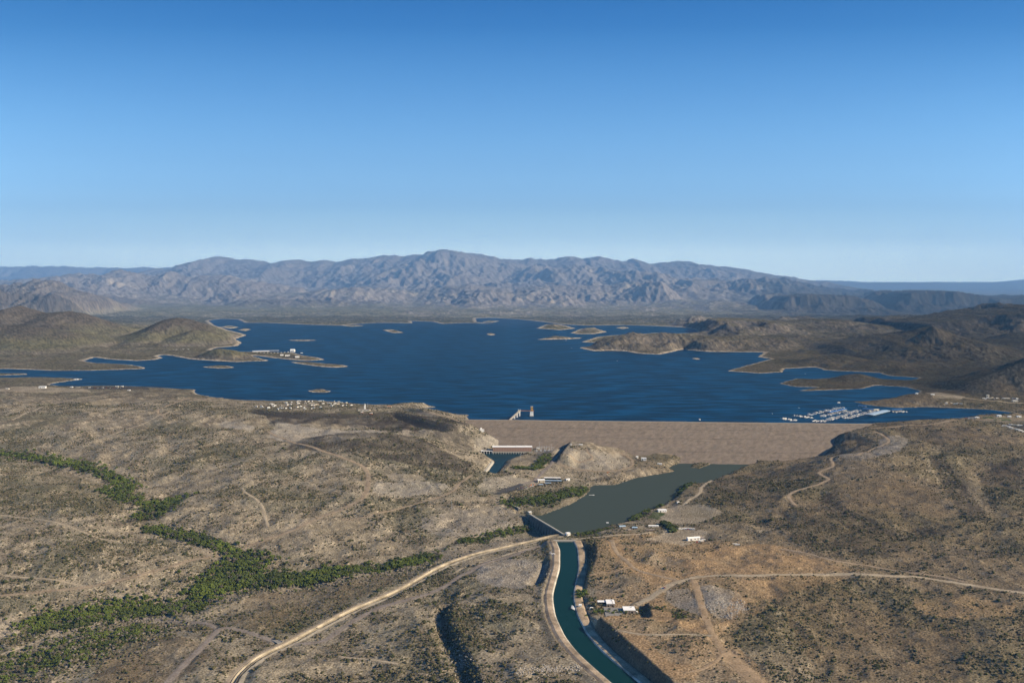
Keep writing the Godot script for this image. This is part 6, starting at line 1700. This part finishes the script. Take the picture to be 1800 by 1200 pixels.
func scatter(called: String, mesh: Mesh, material: Material, list: Array) -> void:
	var mm := MultiMesh.new()
	mm.transform_format = MultiMesh.TRANSFORM_3D
	mm.use_colors = true
	mm.mesh = mesh
	mm.instance_count = list.size()
	for i in list.size():
		var t: Array = list[i]
		mm.set_instance_transform(i, Transform3D(Basis(Vector3.UP, i * 2.399).scaled(Vector3(t[1] * t[2], t[1], t[1] * t[2])), t[0]))
		mm.set_instance_color(i, t[3])
	var o := MultiMeshInstance3D.new()
	o.name = numbered(called)
	o.multimesh = mm
	o.material_override = material
	o.set_meta("kind", "stuff")
	add_child(o, true)

func grow_scrub() -> void:
	rng.seed = 8
	var lists := [[], [], []]
	var shades := [Color(0.078, 0.070, 0.036), Color(0.055, 0.054, 0.027), Color(0.110, 0.092, 0.062), Color(0.048, 0.052, 0.022)]
	var d := 1230.0
	while d < 4500.0:
		var gap := lerpf(4.6, 8.5, smoothstep(1500.0, 4200.0, d)) * 0.86
		var x := -d * 0.66
		while x < d * 0.66:
			x += gap * rng.randf_range(0.35, 1.65)
			var z := -d + rng.randf_range(-gap, gap) * 0.5
			var amount := scrub_at(x, z)
			if rng.randf() > amount * 0.9 + 0.03:
				continue
			if d > 3640.0 and x > -190.0 and x < 1270.0 and basin.at(x, z) > 60.0 and x > 150.0:
				continue
			var y := ground(x, z)
			if (d > 3900.0 and y < 0.6) or basin.at(x, z) < 1.5 or forebay.at(x, z) < 6.0:
				continue
			var tall := lerpf(0.95, 3.3, rng.randf() ** 4.0) * lerpf(0.85, 1.25, amount)
			if rng.randf() < 0.06 * amount:
				tall *= 1.7
			var shade: Color = shades[rng.randi() % 4] * rng.randf_range(0.75, 1.25)
			lists[rng.randi() % 3].append([Vector3(x, y - 0.2, z), tall, rng.randf_range(0.75, 1.15), shade])
		d += gap * 0.9
	# grey thickets of leafless shrubs on the riverbed
	for belt in [[900, 60.0, [-856.0, -1783.4, -820.9, -1865.6, -772.2, -1958.4, -718.8, -2062.2, -677.7, -2156.3]], [700, 45.0, [-991.5, -1927.8, -937.2, -2000.0, -864.1, -2043.6, -798.8, -2118.1, -713.8, -2191.4, -634.6, -2220.9]], [500, 34.0, [-596.6, -2221.2, -514.6, -2251.3, -390.8, -2279.6, -268.5, -2349.6, -165.5, -2413.6]], [250, 24.0, [-952.4, -2645.6, -823.1, -2572.2, -676.2, -2465.2]]]:
		var p := resampled(belt[2], 10.0)
		for i in belt[0]:
			var q: Vector2 = p[rng.randi() % p.size()] + Vector2(rng.randfn(), rng.randfn()) * belt[1]
			var shade: Color = [Color(0.17, 0.15, 0.125), Color(0.15, 0.13, 0.11), Color(0.075, 0.078, 0.034), Color(0.12, 0.11, 0.075)][rng.randi() % 4]
			lists[i % 3].append([on_ground(q.x, q.y, -0.3), rng.randf_range(2.0, 4.2), 0.9, shade])
	for k in 3:
		var s := Shape.new()
		s.blob(Vector3(0, 0.45, 0), Vector3(0.85, 0.6, 0.85), rng, 0.3)
		scatter("desert_scrub", s.done(), M.scrub, lists[k])
	# rock heaps
	var stones := []
	for heap in [[500, [-69.7, -2217.6, -39.5, -2305.5, 19.9, -2320.2, 65.4, -2287.3, 69.2, -2202.5, 18.4, -2148.9]], [420, [382.6, -1913.0, 416.4, -1943.3, 442.8, -1937.1, 444.7, -1907.4, 405.3, -1866.3]], [260, [103.1, -1670.6, 57.0, -1662.7, 18.9, -1650.9]], [260, [-109.3, -1821.2, -89.7, -1744.2, -75.6, -1653.3]], [150, [1069.4, -3283.1, 1141.4, -3221.6, 1293.6, -3430.1]]]:
		var p := points(heap[1])
		for i in heap[0]:
			var q: Vector2 = p[rng.randi() % p.size()].lerp(p[rng.randi() % p.size()], rng.randf()) + Vector2(rng.randfn(), rng.randfn()) * 9.0
			stones.append([on_ground(q.x, q.y, -0.2), rng.randf_range(0.6, 1.9), 1.2, Color(0.33, 0.30, 0.26) * rng.randf_range(0.7, 1.2)])
	var stone := Shape.new()
	stone.blob(Vector3(0, 0.3, 0), Vector3(0.8, 0.6, 0.8), rng, 0.3)
	scatter("rock_rubble", stone.done(), M.scrub, stones)

func lay_roads() -> void:   # sheets on the ground with worn, uneven edges
	for road in ROADS:
		var p := resampled(road[3], 7.0)
		structure(road[0], worn(p, road[1] * 0.5, M[road[2]].get_meta("linear")), M.track)

func worn(p: PackedVector2Array, half: float, colour: Color) -> ArrayMesh:
	var st := SurfaceTool.new()
	st.begin(Mesh.PRIMITIVE_TRIANGLES)
	var section := [[-1.25, 0.2], [-0.8, 0.45], [-0.3, 0.5], [0.0, 0.5], [0.3, 0.5], [0.8, 0.45], [1.25, 0.2]]
	for i in p.size():
		var a := p[maxi(i - 1, 0)]
		var b := p[mini(i + 1, p.size() - 1)]
		var side := (b - a).normalized().orthogonal() * -1.0
		for s in section:
			var uneven := 1.0 + middle.get_noise_2d(p[i].x * 3.0 + s[0] * 40.0, p[i].y * 3.0) * 0.5
			var q: Vector2 = p[i] + side * s[0] * half * uneven
			var cell := cell_of(q.x, -q.y)
			var under := soil[clampi(roundi(cell.x), 0, ROWS - 1) * COLUMNS + clampi(roundi(cell.y), 0, COLUMNS - 1)]
			var wear := clampf(1.05 - 0.9 * smoothstep(0.75, 1.25, absf(s[0])) - (0.22 if s[0] == 0.0 else 0.0) + middle.get_noise_2d(q.x * 1.5, q.y * 1.5) * 0.7, 0.0, 1.0)
			var tone: Color = under.lerp(colour * (1.0 + fine.get_noise_2d(q.x, q.y) * 0.3), wear)
			st.set_color(Color(tone.r ** 0.4545, tone.g ** 0.4545, tone.b ** 0.4545))
			st.set_normal(Vector3.UP)
			st.add_vertex(Vector3(q.x, ground(q.x, q.y) + s[1], q.y))
	var n := section.size()
	for i in p.size() - 1:
		for j in n - 1:
			var k := i * n + j
			for t in [k, k + n, k + 1, k + 1, k + n, k + n + 1]:
				st.add_index(t)
	st.generate_normals()
	return st.commit()

func _ready() -> void:
	# the camera: an aircraft 570 m above the lake, looking level with the lens shifted down
	var camera := Camera3D.new()
	camera.name = "camera"
	camera.position = Vector3(0, 570, 0)
	camera.near = 10.0
	camera.far = 150000.0
	camera.set_frustum(10.0 * 1200.0 / 1750.0, Vector2(0, -10.0 * 110.0 / 1750.0), 10.0, 150000.0)
	camera.current = true
	add_child(camera)
	# the sky: deep blue above, pale at the horizon
	var picture := Image.create(8, 1024, false, Image.FORMAT_RGBF)
	var steps := [[0.0, Color(1.60, 1.85, 1.65)], [1.5, Color(1.45, 1.72, 1.58)], [3.5, Color(0.60, 0.90, 0.98)], [5.0, Color(0.26, 0.50, 0.70)], [6.5, Color(0.148, 0.335, 0.545)], [8.2, Color(0.090, 0.248, 0.465)], [10.0, Color(0.056, 0.188, 0.402)], [12.8, Color(0.029, 0.134, 0.335)], [15.6, Color(0.0135, 0.093, 0.275)], [40.0, Color(0.012, 0.060, 0.19)], [90.0, Color(0.009, 0.040, 0.13)]]
	for y in 1024:
		var up := 90.0 - (y + 0.5) / 1024.0 * 180.0
		var col: Color = steps[0][1]
		for i in steps.size() - 1:
			if up >= steps[i][0]:
				var t := clampf((up - steps[i][0]) / (steps[i + 1][0] - steps[i][0]), 0.0, 1.0)
				var a: Color = steps[i][1]
				var b: Color = steps[i + 1][1]
				col = Color(a.r ** (1.0 - t) * b.r ** t, a.g ** (1.0 - t) * b.g ** t, a.b ** (1.0 - t) * b.b ** t)
		for x in 8:
			picture.set_pixel(x, y, col)
	var panorama := PanoramaSkyMaterial.new()
	panorama.panorama = ImageTexture.create_from_image(picture)
	var sky := Sky.new()
	sky.sky_material = panorama
	var e := Environment.new()
	e.background_mode = Environment.BG_SKY
	e.sky = sky
	e.tonemap_mode = Environment.TONE_MAPPER_LINEAR
	e.tonemap_exposure = 1.7
	e.fog_enabled = true
	e.fog_density = 0.000008
	e.fog_light_color = Color(0.54, 0.75, 1.0)
	e.sdfgi_enabled = true
	e.ssao_enabled = true
	e.ssil_enabled = true
	e.volumetric_fog_enabled = true
	e.volumetric_fog_density = 0.0
	var around := WorldEnvironment.new()
	around.name = "environment"
	around.environment = e
	add_child(around)
	var sun := DirectionalLight3D.new()
	sun.name = "sun"
	var high := deg_to_rad(29.0)
	var turn := deg_to_rad(16.0)   # low in the east-south-east: to the right and a little behind the camera
	sun.look_at_from_position(Vector3(cos(high) * cos(turn), sin(high), cos(high) * sin(turn)) * 1000.0, Vector3.ZERO)
	sun.light_energy = 1.6
	sun.light_color = Color(1.0, 0.925, 0.80)
	sun.light_angular_distance = 0.5
	sun.shadow_enabled = true
	add_child(sun)

	# thicker air over the valley and the mountains beyond the lake
	var air := FogMaterial.new()
	air.density = 0.000050
	air.albedo = Color(0.54, 0.75, 1.0)
	var haze := FogVolume.new()
	haze.name = "valley_haze"
	haze.shape = RenderingServer.FOG_VOLUME_SHAPE_BOX
	haze.size = Vector3(90000, 3800, 28000)
	haze.position = Vector3(0, 1600, -25500)
	haze.material = air
	haze.set_meta("kind", "stuff")
	add_child(haze)

	# the land and the waters
	make_materials()
	shape_ground()
	colour_ground()
	paint()
	mark_ground()
	var near_last := int(log(4640.0 / FIRST) / GROWTH)
	var hills_last := int(log(14500.0 / FIRST) / GROWTH)
	ground_mesh("desert_ground", 0, near_last)
	ground_mesh("lakeside_hills", near_last, hills_last)
	ground_mesh("mountains", hills_last, ROWS - 1)
	water("lake_water", points(LAKE_OUTLINE), LAKE_LEVEL, M.lake, 25.0)
	water("basin_water", points(BASIN_OUTLINE), BASIN_LEVEL, M.basin, 8.0)
	water("forebay_water", points(FOREBAY_OUTLINE), FOREBAY_LEVEL, M.forebay, 0.0)
	lay_roads()
	build_dam()
	build_intake()
	build_plant()
	build_old_dam()
	build_canal()
	build_camp()
	build_marina()
	build_vehicles()
	build_trees()
	grow_scrub()
